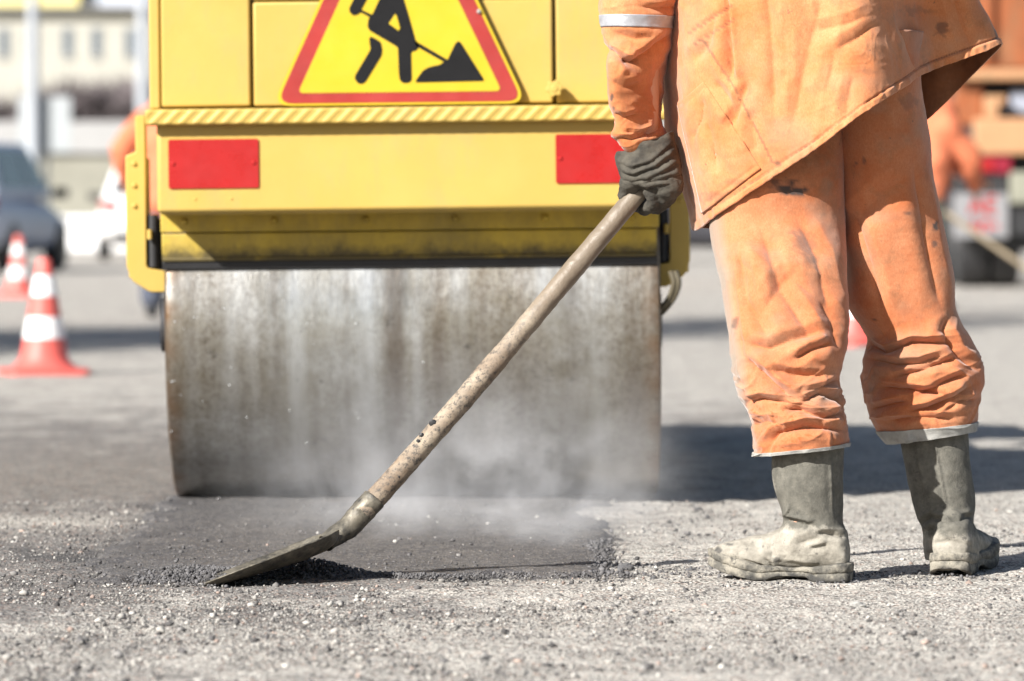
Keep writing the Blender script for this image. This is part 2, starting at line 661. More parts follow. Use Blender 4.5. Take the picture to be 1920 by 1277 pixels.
# asphalt: an old dusty road surface
mm = Mat('old_asphalt')
pale = mm.mix(mm.noise(70, 6, 0.75, lo=0.3, hi=0.7), (0.47, 0.445, 0.395), (0.75, 0.72, 0.66))
midg = mm.mix(mm.noise(90, 6, 0.75, lo=0.3, hi=0.7), (0.155, 0.148, 0.14), (0.34, 0.322, 0.30))
dusty = mm.attr('dusty').outputs['Fac']
dn = mm.math('ADD', dusty, mm.math('MULTIPLY', mm.math('SUBTRACT', mm.noise(4.5, 8, 0.75, stretch=(0.8, 0.55, 1), lo=0.25, hi=0.75), 0.5), 1.25))
col = mm.mix(mm.rng(dn, 0.25, 0.75), midg, pale)
agg = mm.node('ShaderNodeTexVoronoi')
agg.inputs['Scale'].default_value = 150
mm.lk(mm.co((1, 1, 1)), agg.inputs['Vector'])
col = mm.mix(mm.math('MULTIPLY', mm.rng(agg.outputs['Distance'], 0.40, 0.62), mm.rng(mm.noise(7, 5, lo=0.35, hi=0.65), 0, 1, 0.30, 0.95)), col, (0.05, 0.047, 0.045))
vc = mm.node('ShaderNodeSeparateColor')
mm.lk(agg.outputs['Color'], vc.inputs[0])
col = mm.mix(mm.math('MULTIPLY', mm.rng(vc.outputs[0], 0.80, 0.84), 0.45), col, (0.36, 0.25, 0.20))
col = mm.mix(mm.math('MULTIPLY', mm.rng(vc.outputs[1], 0.80, 0.84), 0.55), col, (0.06, 0.058, 0.058))
col = mm.mix(mm.math('MULTIPLY', mm.noise(60, 5, 0.7, lo=0.60, hi=0.66), 0.85), col, (0.05, 0.047, 0.045))
col = mm.mix(mm.math('MULTIPLY', mm.noise(9, 6, 0.75, stretch=(1, 0.7, 1), lo=0.56, hi=0.70), 0.5), col, (0.10, 0.096, 0.093))
col = mm.mix(mm.attr('tar').outputs['Fac'], col, (0.065, 0.064, 0.066))
mm.color(col)
mm.rough(0.9)
mm.b.inputs['Specular IOR Level'].default_value = 0.3
mm.bump(agg.outputs['Distance'], 0.7, 0.005)
mm.bump(mm.noise(40, 6, 0.75, lo=0.2, hi=0.8), 0.7, 0.007)
M['asphalt'] = mm.m

mm = Mat('fresh_asphalt')
agg = mm.node('ShaderNodeTexVoronoi')
agg.inputs['Scale'].default_value = 170
mm.lk(mm.co((1, 1, 1)), agg.inputs['Vector'])
col = mm.mix(mm.noise(120, 6, 0.75, lo=0.3, hi=0.7), (0.030, 0.029, 0.031), (0.098, 0.094, 0.095))
col = mm.mix(mm.math('MULTIPLY', mm.noise(5, 6, 0.7, lo=0.45, hi=0.7), 0.40), col, (0.17, 0.155, 0.14))
vc = mm.node('ShaderNodeSeparateColor')
mm.lk(agg.outputs['Color'], vc.inputs[0])
col = mm.mix(mm.math('MULTIPLY', mm.rng(vc.outputs[0], 0.78, 0.84), 0.6), col, (0.24, 0.22, 0.20))
mm.color(col)
mm.rough(mm.rng(mm.noise(60, 4), 0, 1, 0.45, 0.8))
mm.bump(agg.outputs['Distance'], 0.6, 0.004)
mm.bump(mm.noise(60, 5, 0.7, lo=0.2, hi=0.8), 0.5, 0.004)
M['fresh'] = mm.m

mm = Mat('loose_stone')
a = mm.attr('tint')
mm.color(mm.mix(mm.math('MULTIPLY', mm.noise(400, 4), 0.35), a.outputs['Color'], (0.12, 0.11, 0.10)))
mm.rough(0.88)
M['stone'] = mm.m

# ------------------------------------------------------------------ ground: one sheet to the horizon
def axis(parts):
    out = []
    for a, b, s in parts:
        out.extend(np.arange(a, b - 1e-9, s))
    out.append(parts[-1][1])
    return np.array(out)

def patch_sdf(x, y):
    """signed distance (inside > 0) of the fresh patch, with a ragged rim"""
    r = 0.045 * fbm(np.stack([x * 5, y * 4, 0 * x], -1), 4, 5) + 0.018 * fbm(np.stack([x * 28, y * 22, 0 * x], -1), 3, 9)
    near = 10.46 - 0.10 * np.clip((-x - 0.3) / 0.5, 0, 1) + 0.05 * np.clip((x + 0.1) / 0.3, 0, 1)
    return np.minimum(np.minimum(x + 0.87, 0.20 - x), np.minimum(y - near, 19.0 - y)) + r

gx = axis([(-900, -100, 200), (-100, -20, 20), (-20, -4, 2), (-4, -1.6, 0.1), (-1.6, 1.75, 0.0125), (1.75, 4, 0.09), (4, 20, 2), (20, 100, 20), (100, 900, 200)])
gyy = axis([(-60, 6, 11), (6, 7.8, 0.1), (7.8, 12.2, 0.0125), (12.2, 15, 0.03), (15, 22, 0.12), (22, 60, 1.0), (60, 200, 20), (200, 1800, 200)])
GX, GYY = np.meshgrid(gx, gyy)
x, y = GX.ravel(), GYY.ravel()
fadeo = np.clip((4.2 - np.abs(x)) / 2.0, 0, 1) * np.clip((30 - y) / 10, 0, 1) * np.clip((y - 5.5) / 1.5, 0, 1)
z = fadeo * (0.006 * fbm(np.stack([x * 2.2, y * 1.6, 0 * x], -1), 3, 1) + 0.0035 * fbm(np.stack([x * 14, y * 14, 0 * x], -1), 3, 2)
             + 0.0022 * np.abs(fbm(np.stack([x * 45, y * 45, 0 * x], -1), 2, 3)))
ps = patch_sdf(x, y)
flat = np.clip(ps / 0.06, 0, 1) * fadeo
z = z * (1 - flat) - 0.010 * flat
me = mesh_np('ground', np.stack([x, y, z], -1), grid_faces(len(gyy), len(gx), False))
dusty = np.clip((x + 0.55 - 0.12 * (y - 10)) / 0.75, 0, 1)
dusty = np.maximum(dusty, np.clip((10.45 - y) / 1.4, 0, 1) * np.clip(0.62 + 0.3 * (x + 1.0), 0.45, 1))
dusty = np.maximum(dusty, np.clip((y - 15) / 8, 0, 0.8))
leftd = np.exp(-((x + 1.15) / 0.3) ** 2 - ((y - 12.4) / 0.55) ** 2)
dusty = np.clip(np.maximum(dusty, 0.75 * leftd), 0, 1)
add_attr(me, 'dusty', dusty)
tar = np.clip(1 - np.abs(ps) / 0.10, 0, 1) * (0.55 + 0.45 * vnoise(np.stack([x * 20, y * 20, 0 * x], -1), 4)) * 0.75
tar += 0.7 * np.clip(fbm(np.stack([x * 6, y * 3, 0 * x], -1), 4, 21) - 0.2, 0, 1) * np.exp(-((x + 1.0) / 0.45) ** 2 - ((y - 11.0) / 0.55) ** 2) * 1.6
add_attr(me, 'tar', np.clip(tar, 0, 0.9) * (fadeo > 0))
g = link('ground', me, M['asphalt'])
tag(g, kind='structure')

px_ = np.arange(-1.02, 0.36, 0.0125)
py_ = axis([(10.2, 12.4, 0.0125), (12.4, 19.2, 0.04)])
GX, GYY = np.meshgrid(px_, py_)
x, y = GX.ravel(), GYY.ravel()
ps = patch_sdf(x, y)
rise = np.clip(ps / 0.045, -1, 1)
z = -0.03 + 0.040 * np.clip(rise + 0.75, 0, 1) ** 0.6 + 0.0025 * fbm(np.stack([x * 9, y * 9, 0 * x], -1), 3, 31) + 0.0018 * np.abs(fbm(np.stack([x * 60, y * 60, 0 * x], -1), 2, 33))
me = mesh_np('fresh_asphalt', np.stack([x, y, z], -1), grid_faces(len(py_), len(px_), False))
tag(link('fresh_asphalt_patch', me, M['fresh']), kind='structure')

# ------------------------------------------------------------------ loose stones (stuff)
def stone_mesh(name, pos, rad, tint, seed=0, squash=0.75):
    rng = np.random.default_rng(seed)
    bm = bmesh.new()
    bmesh.ops.create_icosphere(bm, subdivisions=1, radius=1.0)
    bv = np.array([v.co[:] for v in bm.verts])
    bf = np.array([[v.index for v in f.verts] for f in bm.faces])
    bm.free()
    n, k = len(pos), len(bv)
    V = bv[None] * (1 + rng.uniform(-0.34, 0.34, (n, k, 1)))
    V = V * rng.uniform(0.7, 1.3, (n, 1, 3))
    V[:, :, 2] *= squash
    a = rng.uniform(0, 2 * PI, n)
    c, s = np.cos(a)[:, None], np.sin(a)[:, None]
    X, Yy = V[:, :, 0] * c - V[:, :, 1] * s, V[:, :, 0] * s + V[:, :, 1] * c
    V = np.stack([X, Yy, V[:, :, 2]], -1) * rad[:, None, None] + pos[:, None, :]
    F = (bf[None] + (np.arange(n) * k)[:, None, None]).reshape(-1, 3)
    me = bpy.data.meshes.new(name)
    me.vertices.add(n * k)
    me.vertices.foreach_set('co', V.astype(np.float32).ravel())
    me.loops.add(len(F) * 3)
    me.loops.foreach_set('vertex_index', F.astype(np.int32).ravel())
    me.polygons.add(len(F))
    me.polygons.foreach_set('loop_start', (np.arange(len(F)) * 3).astype(np.int32))
    me.update(calc_edges=True)
    me.validate()
    at = me.attributes.new('tint', 'FLOAT_COLOR', 'POINT')
    t4 = np.concatenate([np.repeat(tint, k, 0), np.ones((n * k, 1))], 1)
    at.data.foreach_set('color', t4.astype(np.float32).ravel())
    return me

def stone_tint(n, dark):
    """mixed aggregate: grey, beige, pinkish, some tar black"""
    pal = np.array([(0.46, 0.44, 0.41), (0.30, 0.29, 0.28), (0.55, 0.53, 0.49), (0.44, 0.335, 0.285), (0.16, 0.155, 0.155), (0.07, 0.068, 0.07)])
    w = np.array([0.26, 0.20, 0.18, 0.07, 0.16, 0.13])
    i = RNG.choice(6, n, p=w)
    t = pal[i] * RNG.uniform(0.45, 0.98, (n, 1))
    blk = np.array([0.055, 0.053, 0.054]) * RNG.uniform(0.7, 2.2, (n, 1))
    return np.where((RNG.random(n) < dark)[:, None], blk, t)

# general grit over the focus zone
N = 110000
yy = 7.9 + (13.2 - 7.9) * RNG.random(N) ** 1.25
xx = (RNG.random(N) * 2 - 1) * (0.108 * yy + 0.12)
ps = patch_sdf(xx, yy)
keepp = np.where(ps > 0.03, 0.16, np.where(yy < 10.45, np.clip(1.0 - 0.75 * (xx + 0.1), 0.34, 1.0), np.where(xx > 0.2, 0.30, 0.75)))
cl = 0.5 + 0.5 * fbm(np.stack([xx * 6, yy * 6, 0 * xx], -1), 3, 44)
k = RNG.random(N) < keepp * np.clip(0.35 + 0.9 * cl, 0, 1)
xx, yy, ps = xx[k], yy[k], ps[k]
rad = np.clip(0.00125 * np.exp(RNG.normal(0, 0.62, len(xx))), 0.0006, 0.0085)
rimdark = np.clip(1 - np.abs(ps) / 0.12, 0, 1)
dark = np.clip(0.10 + 0.8 * rimdark + np.where(ps > 0, 0.7, 0) + 0.35 * np.clip((-xx - 0.5), 0, 1), 0, 0.95)
zz = np.where(ps > 0.02, 0.010, 0.002) + rad * 0.28
me = stone_mesh('gravel', np.stack([xx, yy, zz], -1), rad, stone_tint(len(xx), dark), 3)
tag(link('gravel', me, M['stone']), 'fine loose grey and beige grit strewn over the road surface', 'gravel', kind='stuff')

# dark crumbs of hot mix in a small heap round the shovel blade
cr = []
def heap(n, cx, cy_, sx, sy, hz, r0):
    u = RNG.normal(0, 1, (n, 2))
    h = hz * np.exp(-0.5 * (u ** 2).sum(1)) * RNG.uniform(0.0, 1.0, n)
    X, Yy = cx + u[:, 0] * sx, cy_ + u[:, 1] * sy
    cr.append((np.stack([X, Yy, h + 0.006], -1), np.clip(r0 * np.exp(RNG.normal(0, 0.4, n)), 0.0012, 0.011)))
p = W(400, 1085, 10.36); heap(1700, p.x, 10.43, 0.06, 0.08, 0.018, 0.0022)
p = W(360, 1080, 10.5); heap(1500, p.x, 10.50, 0.07, 0.14, 0.014, 0.0022)
p = W(575, 1078, 10.5); heap(3000, p.x, 10.46, 0.075, 0.045, 0.036, 0.0024)
p = W(690, 1085, 10.5); heap(1300, p.x, 10.43, 0.12, 0.03, 0.010, 0.0021)
p = W(1100, 1085, 10.5); heap(520, p.x - 0.10, 10.47, 0.26, 0.06, 0.005, 0.0018)
p = W(1120, 1040, 11.2); heap(500, p.x, 11.1, 0.02, 0.35, 0.008, 0.003)
p = W(1300, 1072, 10.6); heap(160, p.x, 10.62, 0.16, 0.14, 0.003, 0.0024)
p = W(1680, 1085, 10.5); heap(160, p.x, 10.42, 0.12, 0.08, 0.003, 0.0022)
p = W(1480, 1102, 10.2); heap(130, p.x, 10.20, 0.16, 0.06, 0.003, 0.0022)
fly = [(332, 1049, 3.2), (327, 1043, 2), (345, 1046, 2.2), (310, 1056, 1.6), (410, 936, 2.4), (337, 1028, 1.3), (452, 966, 1.3), (365, 1053, 2.0), (330, 1052, 4.2)]
cr.append((np.array([W(a, b, 10.42)[:] for a, b, _ in fly]), np.array([q / 914 for _, _, q in fly])))
P = np.concatenate([a for a, _ in cr]); R = np.concatenate([b for _, b in cr])
T = np.array([0.060, 0.059, 0.062]) * RNG.uniform(0.6, 2.4, (len(P), 1))
tag(link('asphalt_crumbs', stone_mesh('asphalt_crumbs', P, R, T, 8, 0.9), M['stone']),
    'dark crumbs of hot asphalt heaped around the shovel blade', 'asphalt crumbs', kind='stuff')

# the larger lumps that stand out one by one
def lump(px, py, wpx, label, tint=(0.075, 0.076, 0.082), flat=0.7):
    Y = gy(py)
    r = wpx / 2 * Y / FPX
    bm = bmesh.new()
    bmesh.ops.create_icosphere(bm, subdivisions=3, radius=1.0)
    me = bpy.data.meshes.new('asphalt_lump')
    bm.to_mesh(me); bm.free()
    co = vcos(me)
    co *= (1 + 0.35 * fbm(co * 1.3 + px, 3, px % 97))[:, None]
    co *= np.array([r, r * 0.8, r * flat])
    co[:, 2] += r * flat * 0.6
    setcos(me, co)
    at = me.attributes.new('tint', 'FLOAT_COLOR', 'POINT')
    at.data.foreach_set('color', np.tile([*tint, 1.0], len(co)).astype(np.float32))
    o = link('asphalt_lump', me, M['stone'])
    o.location = ((px - 960) * Y / FPX, Y, 0.0)
    tag(o, label, 'asphalt lump', 'lumps of asphalt on the dusty road')
lump(1174, 1070, 26, 'dark lump at the near right corner of the fresh patch')
lump(1296, 1076, 18, 'dark lump lying just left of the boot toe')
lump(1310, 957, 12, 'round dark lump on pale dust in front of the roller shadow')
lump(1326, 971, 9, 'small dark lump just below right of the round one on pale dust')
lump(1226, 1088, 15, 'flat dark pair of crumbs between patch corner and boot')
lump(1609, 1140, 34, 'pale flat stone on the road below the left boot heel', (0.30, 0.295, 0.28), 0.45)

# ------------------------------------------------------------------ worker
# the clothes are lofted rings: (left px, left py, right px, right py, distance, half depth)
def rings(rows, n_u, n_v, power=2.3, skew=None):
    rows = np.asarray(rows, float)
    R = catmull(rows, n_u)
    sk = np.zeros(n_u) if skew is None else np.interp(np.linspace(0, 1, n_u), np.linspace(0, 1, len(skew)), skew)
    th = np.arange(n_v) / n_v * 2 * PI
    c, s = np.cos(th), np.sin(th)
    cc = np.sign(c) * np.abs(c) ** (2 / power)
    ss = np.sign(s) * np.abs(s) ** (2 / power)
    px = (R[:, 0:1] + R[:, 2:3]) / 2 + (R[:, 2:3] - R[:, 0:1]) / 2 * cc
    py = (R[:, 1:2] + R[:, 3:4]) / 2 + (R[:, 3:4] - R[:, 1:2]) / 2 * cc
    # project the outline at the axis distance, so depth is true thickness
    Yc = R[:, 4:5] + 0 * px
    co = Wn(px, py, Yc)
    co[:, :, 1] += R[:, 5:6] * (ss + sk[:, None] * cc)
    return co

def displace(me, fn):
    co, nn = vcos(me), vnormals(me)
    px, py = proj(co)
    front = np.clip(-nn[:, 1] * 1.6 + 0.25, 0, 1)
    setcos(me, co + nn * fn(co, px, py, front)[:, None])

def stains(px, py, co, lst, seed=0):
    v = np.zeros(len(px))
    nz = 0.5 + 0.5 * fbm(co * 75, 4, seed)
    for x0, y0, rx, ry, a in lst:
        r = np.hypot((px - x0) / rx, (py - y0) / ry)
        v = np.maximum(v, a * np.clip((1.25 - r) * 1.6 + (nz - 0.55) * 2.2, 0, 1) * (r < 1.6))
    return np.clip(v, 0, 1)

def ensure_attrs(me, dust=None, stain=None, rust_and_shade=None):
    n = len(me.vertices)
    for nm, v in (('dust', dust), ('stain', stain), ('rust_and_shade', rust_and_shade)):
        add_attr(me, nm, np.zeros(n) if v is None else v)

def capsule_body(name, caps, voxel, smooth_it=4):
    """union of tapered capsules, remeshed into one continuous skin"""
    mb = MB()
    for a, b, r0, r1 in caps:
        mb.cyl(a, b, r0, r1, 20)
        for c_, r_ in ((a, r0), (b, r1)):
            bmesh.ops.create_uvsphere(mb.bm, u_segments=20, v_segments=12, radius=r_, matrix=Matrix.Translation(Vector(c_)))
    me = mb.mesh(name)
    return remesh(me, voxel, smooth_it)

def remesh(me, voxel, smooth_it=4, fac=0.5):
    o = bpy.data.objects.new('tmp', me)
    C.objects.link(o)
    m = o.modifiers.new('r', 'REMESH')
    m.mode = 'VOXEL'
    m.voxel_size = voxel
    m.use_smooth_shade = True
    if smooth_it:
        s = o.modifiers.new('s', 'SMOOTH')
        s.iterations = smooth_it
        s.factor = fac
    dg = bpy.context.evaluated_depsgraph_get()
    dg.update()
    out = bpy.data.meshes.new_from_object(o.evaluated_get(dg))
    bpy.data.objects.remove(o)
    out.polygons.foreach_set('use_smooth', np.ones(len(out.polygons), bool))
    return out

# --- body (one continuous mesh, nearly all of it covered)
def pt(px, py, Y):
    return W(px, py, Y)
HIP, CHEST, NECK, HEADC = pt(1545, 170, 10.58), pt(1540, -120, 10.58), pt(1535, -270, 10.60), pt(1525, -385, 10.64)
caps = [
    (HIP, pt(1545, 60, 10.56), 0.10, 0.11), (pt(1545, 60, 10.56), CHEST, 0.12, 0.125), (CHEST, pt(1538, -210, 10.58), 0.12, 0.085),
    (pt(1538, -210, 10.58), NECK, 0.07, 0.055), (NECK, pt(1530, -330, 10.62), 0.055, 0.06),
    (pt(1530, -345, 10.63), pt(1522, -420, 10.64), 0.075, 0.088), (pt(1528, -335, 10.69), pt(1526, -350, 10.705), 0.04, 0.035),
    (pt(1526, -383, 10.715), pt(1526, -395, 10.705), 0.016, 0.012),
    (pt(1447, -385, 10.64), pt(1447, -395, 10.64), 0.02, 0.022), (pt(1603, -385, 10.64), pt(1603, -395, 10.64), 0.02, 0.022),
    (pt(1470, 190, 10.57), pt(1475, 620, 10.42), 0.075, 0.052), (pt(1475, 620, 10.42), pt(1515, 990, 10.37), 0.055, 0.042),
    (pt(1515, 1010, 10.37), pt(1400, 1060, 10.43), 0.034, 0.028),
    (pt(1630, 190, 10.60), pt(1722, 620, 10.62), 0.075, 0.052), (pt(1722, 620, 10.62), pt(1765, 990, 10.60), 0.055, 0.042),
    (pt(1775, 1030, 10.60), pt(1830, 1050, 10.74), 0.032, 0.028),
    (pt(1440, -200, 10.58), pt(1330, -190, 10.57), 0.06, 0.062), (pt(1330, -190, 10.57), pt(1205, 40, 10.56), 0.052, 0.040),
    (pt(1205, 40, 10.56), pt(1210, 285, 10.585), 0.040, 0.027), (pt(1210, 285, 10.585), pt(1222, 335, 10.59), 0.027, 0.026),
    (pt(1640, -200, 10.58), pt(1745, -185, 10.60), 0.06, 0.062), (pt(1745, -185, 10.60), pt(1745, 20, 10.86), 0.052, 0.040),
    (pt(1745, 20, 10.86), pt(1640, 110, 11.0), 0.040, 0.027), (pt(1640, 110, 11.0), pt(1610, 125, 11.02), 0.027, 0.026),
]
body = link('person', capsule_body('person', caps, 0.012, 3), M['skin'])
tag(body, 'person in worn orange work clothes, gloves and dusty rubber boots leaning on a shovel', 'person')
body.data.materials[0] = M['skin']

# --- trousers
NV = 200
LEG_L = [(1340, 60, 1600, 40, 10.57, 0.13), (1338, 160, 1596, 140, 10.565, 0.13), (1335, 250, 1590, 250, 10.55, 0.125), (1333, 330, 1585, 330, 10.525, 0.12),
         (1332, 414, 1582, 414, 10.53, 0.112), (1341, 490, 1587, 500, 10.475, 0.117), (1349, 535, 1588, 540, 10.455, 0.116), (1357, 580, 1588, 580, 10.435, 0.115), (1368, 652, 1588, 640, 10.40, 0.112),
         (1379, 713, 1580, 690, 10.395, 0.108), (1386, 735, 1571, 726, 10.39, 0.104), (1396, 760, 1583, 754, 10.39, 0.104), (1408, 790, 1587, 785, 10.385, 0.102),
         (1411, 815, 1592, 805, 10.38, 0.10), (1413, 845, 1590, 826, 10.38, 0.098), (1415, 855, 1588, 836, 10.38, 0.096)]
LEG_R = [(1545, 60, 1730, 60, 10.55, 0.15), (1550, 150, 1729, 150, 10.56, 0.15), (1556, 230, 1737, 230, 10.57, 0.145), (1564, 330, 1746, 330, 10.585, 0.138),
         (1574, 400, 1761, 400, 10.595, 0.132), (1580, 454, 1775, 454, 10.60, 0.126), (1585, 508, 1784, 508, 10.605, 0.12), (1592, 570, 1790, 570, 10.61, 0.115),
         (1614, 610, 1803, 606, 10.61, 0.110), (1626, 640, 1819, 638, 10.61, 0.108), (1616, 676, 1835, 676, 10.61, 0.108), (1617, 712, 1842, 710, 10.61, 0.108),
         (1624, 745, 1837, 746, 10.61, 0.106), (1632, 774, 1834, 772, 10.61, 0.102), (1646, 806, 1832, 790, 10.61, 0.098), (1664, 832, 1829, 808, 10.61, 0.094)]
folds_L = [
    ([(1392, 640), (1440, 655), (1500, 632), (1552, 618)], 9, 0.010), ([(1488, 674), (1520, 656), (1558, 644)], 7, 0.011),
    ([(1398, 662), (1420, 690), (1455, 722), (1498, 757)], 8, 0.011), ([(1500, 757), (1535, 738), (1568, 748), (1592, 775)], 7, 0.012),
    ([(1440, 690), (1490, 703), (1552, 706)], 8, 0.007), ([(1460, 768), (1500, 768), (1545, 785), (1592, 770)], 7, 0.011),
    ([(1440, 842), (1458, 812), (1510, 800), (1592, 806)], 8, 0.012), ([(1394, 755), (1430, 748), (1497, 758)], 7, 0.009),
    ([(1425, 600), (1460, 540), (1500, 500)], 16, 0.006), ([(1375, 480), (1410, 510), (1420, 570)], 14, 0.005), ([(1535, 560), (1560, 600), (1570, 660)], 12, 0.006),
    ([(1383, 700), (1400, 745), (1412, 765)], 6, 0.008), ([(1362, 430), (1373, 520), (1393, 640), (1400, 690)], 4, 0.003),
    ([(1425, 420), (1462, 540), (1530, 650)], 15, 0.008), ([(1380, 450), (1400, 560), (1450, 650)], 13, 0.007), ([(1490, 400), (1530, 480), (1560, 600)], 15, 0.006), ([(1505, 735), (1545, 722), (1572, 712)], 6, 0.008),
    ([(1440, 440), (1480, 520), (1530, 560)], 20, 0.006), ([(1400, 800), (1440, 790), (1480, 800)], 8, 0.006)]
folds_R = [
    ([(1618, 640), (1660, 662), (1710, 642), (1795, 644)], 7, 0.013), ([(1628, 672), (1680, 684), (1725, 682), (1775, 664)], 7, 0.013),
    ([(1668, 710), (1730, 694), (1800, 668)], 6, 0.011), ([(1640, 726), (1700, 730), (1780, 740)], 7, 0.012),
    ([(1690, 775), (1740, 765), (1790, 745), (1822, 720)], 7, 0.012), ([(1632, 768), (1665, 760), (1705, 752)], 7, 0.009),
    ([(1715, 745), (1760, 722), (1810, 700)], 6, 0.010), ([(1780, 590), (1768, 620), (1790, 660), (1835, 700)], 8, 0.010),
    ([(1660, 790), (1720, 782), (1790, 784)], 6, 0.007),
    ([(1600, 420), (1650, 370), (1705, 330)], 18, 0.006), ([(1570, 250), (1566, 320), (1583, 420)], 6, 0.006),
    ([(1600, 400), (1632, 500), (1655, 590)], 13, 0.008), ([(1712, 300), (1738, 450), (1764, 585)], 12, 0.007), ([(1770, 770), (1800, 752), (1832, 748)], 6, 0.007)]
def leg_mesh(rows, folds, seed):
    co = rings(rows, 300, NV)
    me = orient(mesh_np('leg', co, grid_faces(300, NV, True)), 300, NV)
    def fn(c, px, py, fr):
        d = np.zeros(len(px))
        for l, w, a in folds:
            d += fold(px, py, l, w, a)
        low = np.clip((py - 560) / 140, 0.15, 1)
        q = c * np.array([9, 9, 20.0])
        wr = 1 - np.abs(fbm(q + 0.6 * fbm(c * 8, 2, seed)[:, None], 3, seed))
        cre = np.clip(1 - 3.0 * np.abs(fbm(c * np.array([8, 8, 15.0]) + 0.9 * fbm(c * 10, 2, seed + 3)[:, None], 2, seed + 9)), 0, 1) ** 2
        d = 1.55 * d * fr + 0.004 * (wr - 0.6) * low + 0.0035 * cre * low + 0.004 * fbm(c * 7, 2, seed + 5)
        return d
    displace(me, fn)
    return me
legs = [leg_mesh(LEG_L, folds_L, 51), leg_mesh(LEG_R, folds_R, 61)]
vv, ff, off = [], [], 0
for m_ in legs:
    vv.append(vcos(m_))
    ff += [tuple(i + off for i in p.vertices) for p in m_.polygons]
    off += len(m_.vertices)
co = np.concatenate(vv)
me = mesh_np('trousers', co, ff)
px, py = proj(co)
stn = stains(px, py, co, [(1472, 353, 22, 10, .95), (1496, 358, 16, 9, .95), (1462, 340, 26, 4, .6), (1505, 460, 22, 26, .38), (1520, 488, 14, 14, .38), (1755, 425, 6, 14, .9),  # includes two weaker dark patches on the left thigh
                          (1752, 455, 5, 8, .7), (1378, 608, 6, 14, .6), (1605, 308, 4, 4, .8), (1620, 300, 4, 8, .6), (1703, 400, 8, 4, .6), (1640, 600, 5, 3, .6), (1700, 190, 20, 12, .35), (1398, 752, 12, 10, .5)], 71)
sp = fbm(co * 160, 3, 77)
spk = np.clip((sp - 0.62) * 6, 0, 1) * np.clip((py - 700) / 60, 0, 1) * np.clip((1560 - px) / 60, 0, 1)
edge = np.clip((1362 + (py - 414) * 0.145 - px) / 20, 0, 1) * (py > 400) * (px < 1440)
dst = np.clip(0.75 * edge + 0.4 * np.clip(fbm(co * 11, 4, 72) - 0.15, 0, 1), 0, 0.85)
ensure_attrs(me, dst, np.clip(stn, 0, 1), spk * 0.8)
tr = link('trousers', me, M['trousers'], body)
so = tr.modifiers.new('thick', 'SOLIDIFY'); so.thickness = 0.003; so.offset = -1

def band_on(rows, t0, t1, n_u, name, mat, parent, grow=0.004, seed=1, skew=None, power=2.3, total=300, src=None):
    """a strip that rides a few millimetres proud of an already displaced ring surface"""
    a, b = int(t0 * total), int(t1 * total)
    c = src.reshape(total, -1, 3)[a:b]
    nv = c.shape[1]
    mid = c.mean(1, keepdims=True)
    out = c - mid
    l = np.linalg.norm(out, axis=2, keepdims=True)
    c2 = mid + out * (1 + grow / l)
    c3 = mid + out * (1 - 0.003 / l)
    V = np.concatenate([c3[:1], c2, c3[-1:]], 0)
    me = mesh_np(name, V, grid_faces(V.shape[0], nv, True))
    return link(name, me, mat, parent)
srcL, srcR = vcos(legs[0]), vcos(legs[1])
band_on(None, 0.948, 1.0, 0, 'hem_band', M['grey_hem'], tr, 0.0035, src=srcL)
band_on(None, 0.935, 1.0, 0, 'hem_band', M['grey_hem'], tr, 0.0035, src=srcR)

# --- jacket
hem = [(1309, 431, 10.60), (1345, 404, 10.46), (1437, 342, 10.392), (1527, 282, 10.335), (1612, 218, 10.295), (1660, 186, 10.32), (1700, 160, 10.40), (1722, 143, 10.465),
       (1755, 129, 10.535), (1795, 115, 10.55), (1845, 97, 10.555), (1879, 85, 10.61), (1810, 155, 10.76), (1735, 228, 10.78), (1640, 310, 10.84), (1520, 385, 10.86), (1400, 425, 10.81), (1303, 428, 10.73)]
row0 = [(1258, 0, 10.60), (1290, 0, 10.48), (1370, 0, 10.39), (1460, 0, 10.34), (1560, 0, 10.32), (1620, 0, 10.33), (1660, 0, 10.385), (1695, 0, 10.455),
        (1740, 0, 10.525), (1785, 0, 10.54), (1815, 0, 10.55), (1836, 0, 10.60), (1815, 0, 10.70), (1765, 0, 10.74), (1650, 0, 10.80), (1520, 0, 10.81), (1370, 0, 10.79), (1252, 0, 10.72)]
angs = PI + np.array([0, .45, .9, 1.25, 1.57, 1.85, 2.1, 2.3, 2.5, 2.7, 2.9, PI, PI + .5, PI + .9, PI + 1.4, PI + 1.8, PI + 2.3, PI + 2.8])
def ell(cx, py, rx, Yc, ry):
    return [(cx + rx * math.cos(a), py, Yc + ry * math.sin(a)) for a in angs]
mid = (np.array(row0) * 0.45 + np.array(hem) * 0.55)
mid[0, 0] -= 18; mid[1, 0] -= 8; mid[17, 0] -= 28; mid[16, 0] -= 14
rowsJ = np.array([ell(1535, -292, 62, 10.60, 0.065), ell(1537, -270, 85, 10.59, 0.085), ell(1540, -245, 170, 10.58, 0.11), ell(1542, -205, 222, 10.58, 0.14),
                  ell(1545, -130, 245, 10.57, 0.19), ell(1546, -60, 270, 10.57, 0.215), row0, mid, hem])
NU, NVJ = 340, 520
ctrl = np.stack([catmull(r, NVJ, True) for r in rowsJ])
R = catmull(ctrl.reshape(len(rowsJ), -1), NU).reshape(NU, NVJ, 3)
co = Wn(R[..., 0], R[..., 1], R[..., 2])
me = orient(mesh_np('jacket', co, grid_faces(NU, NVJ, True)), NU, NVJ)
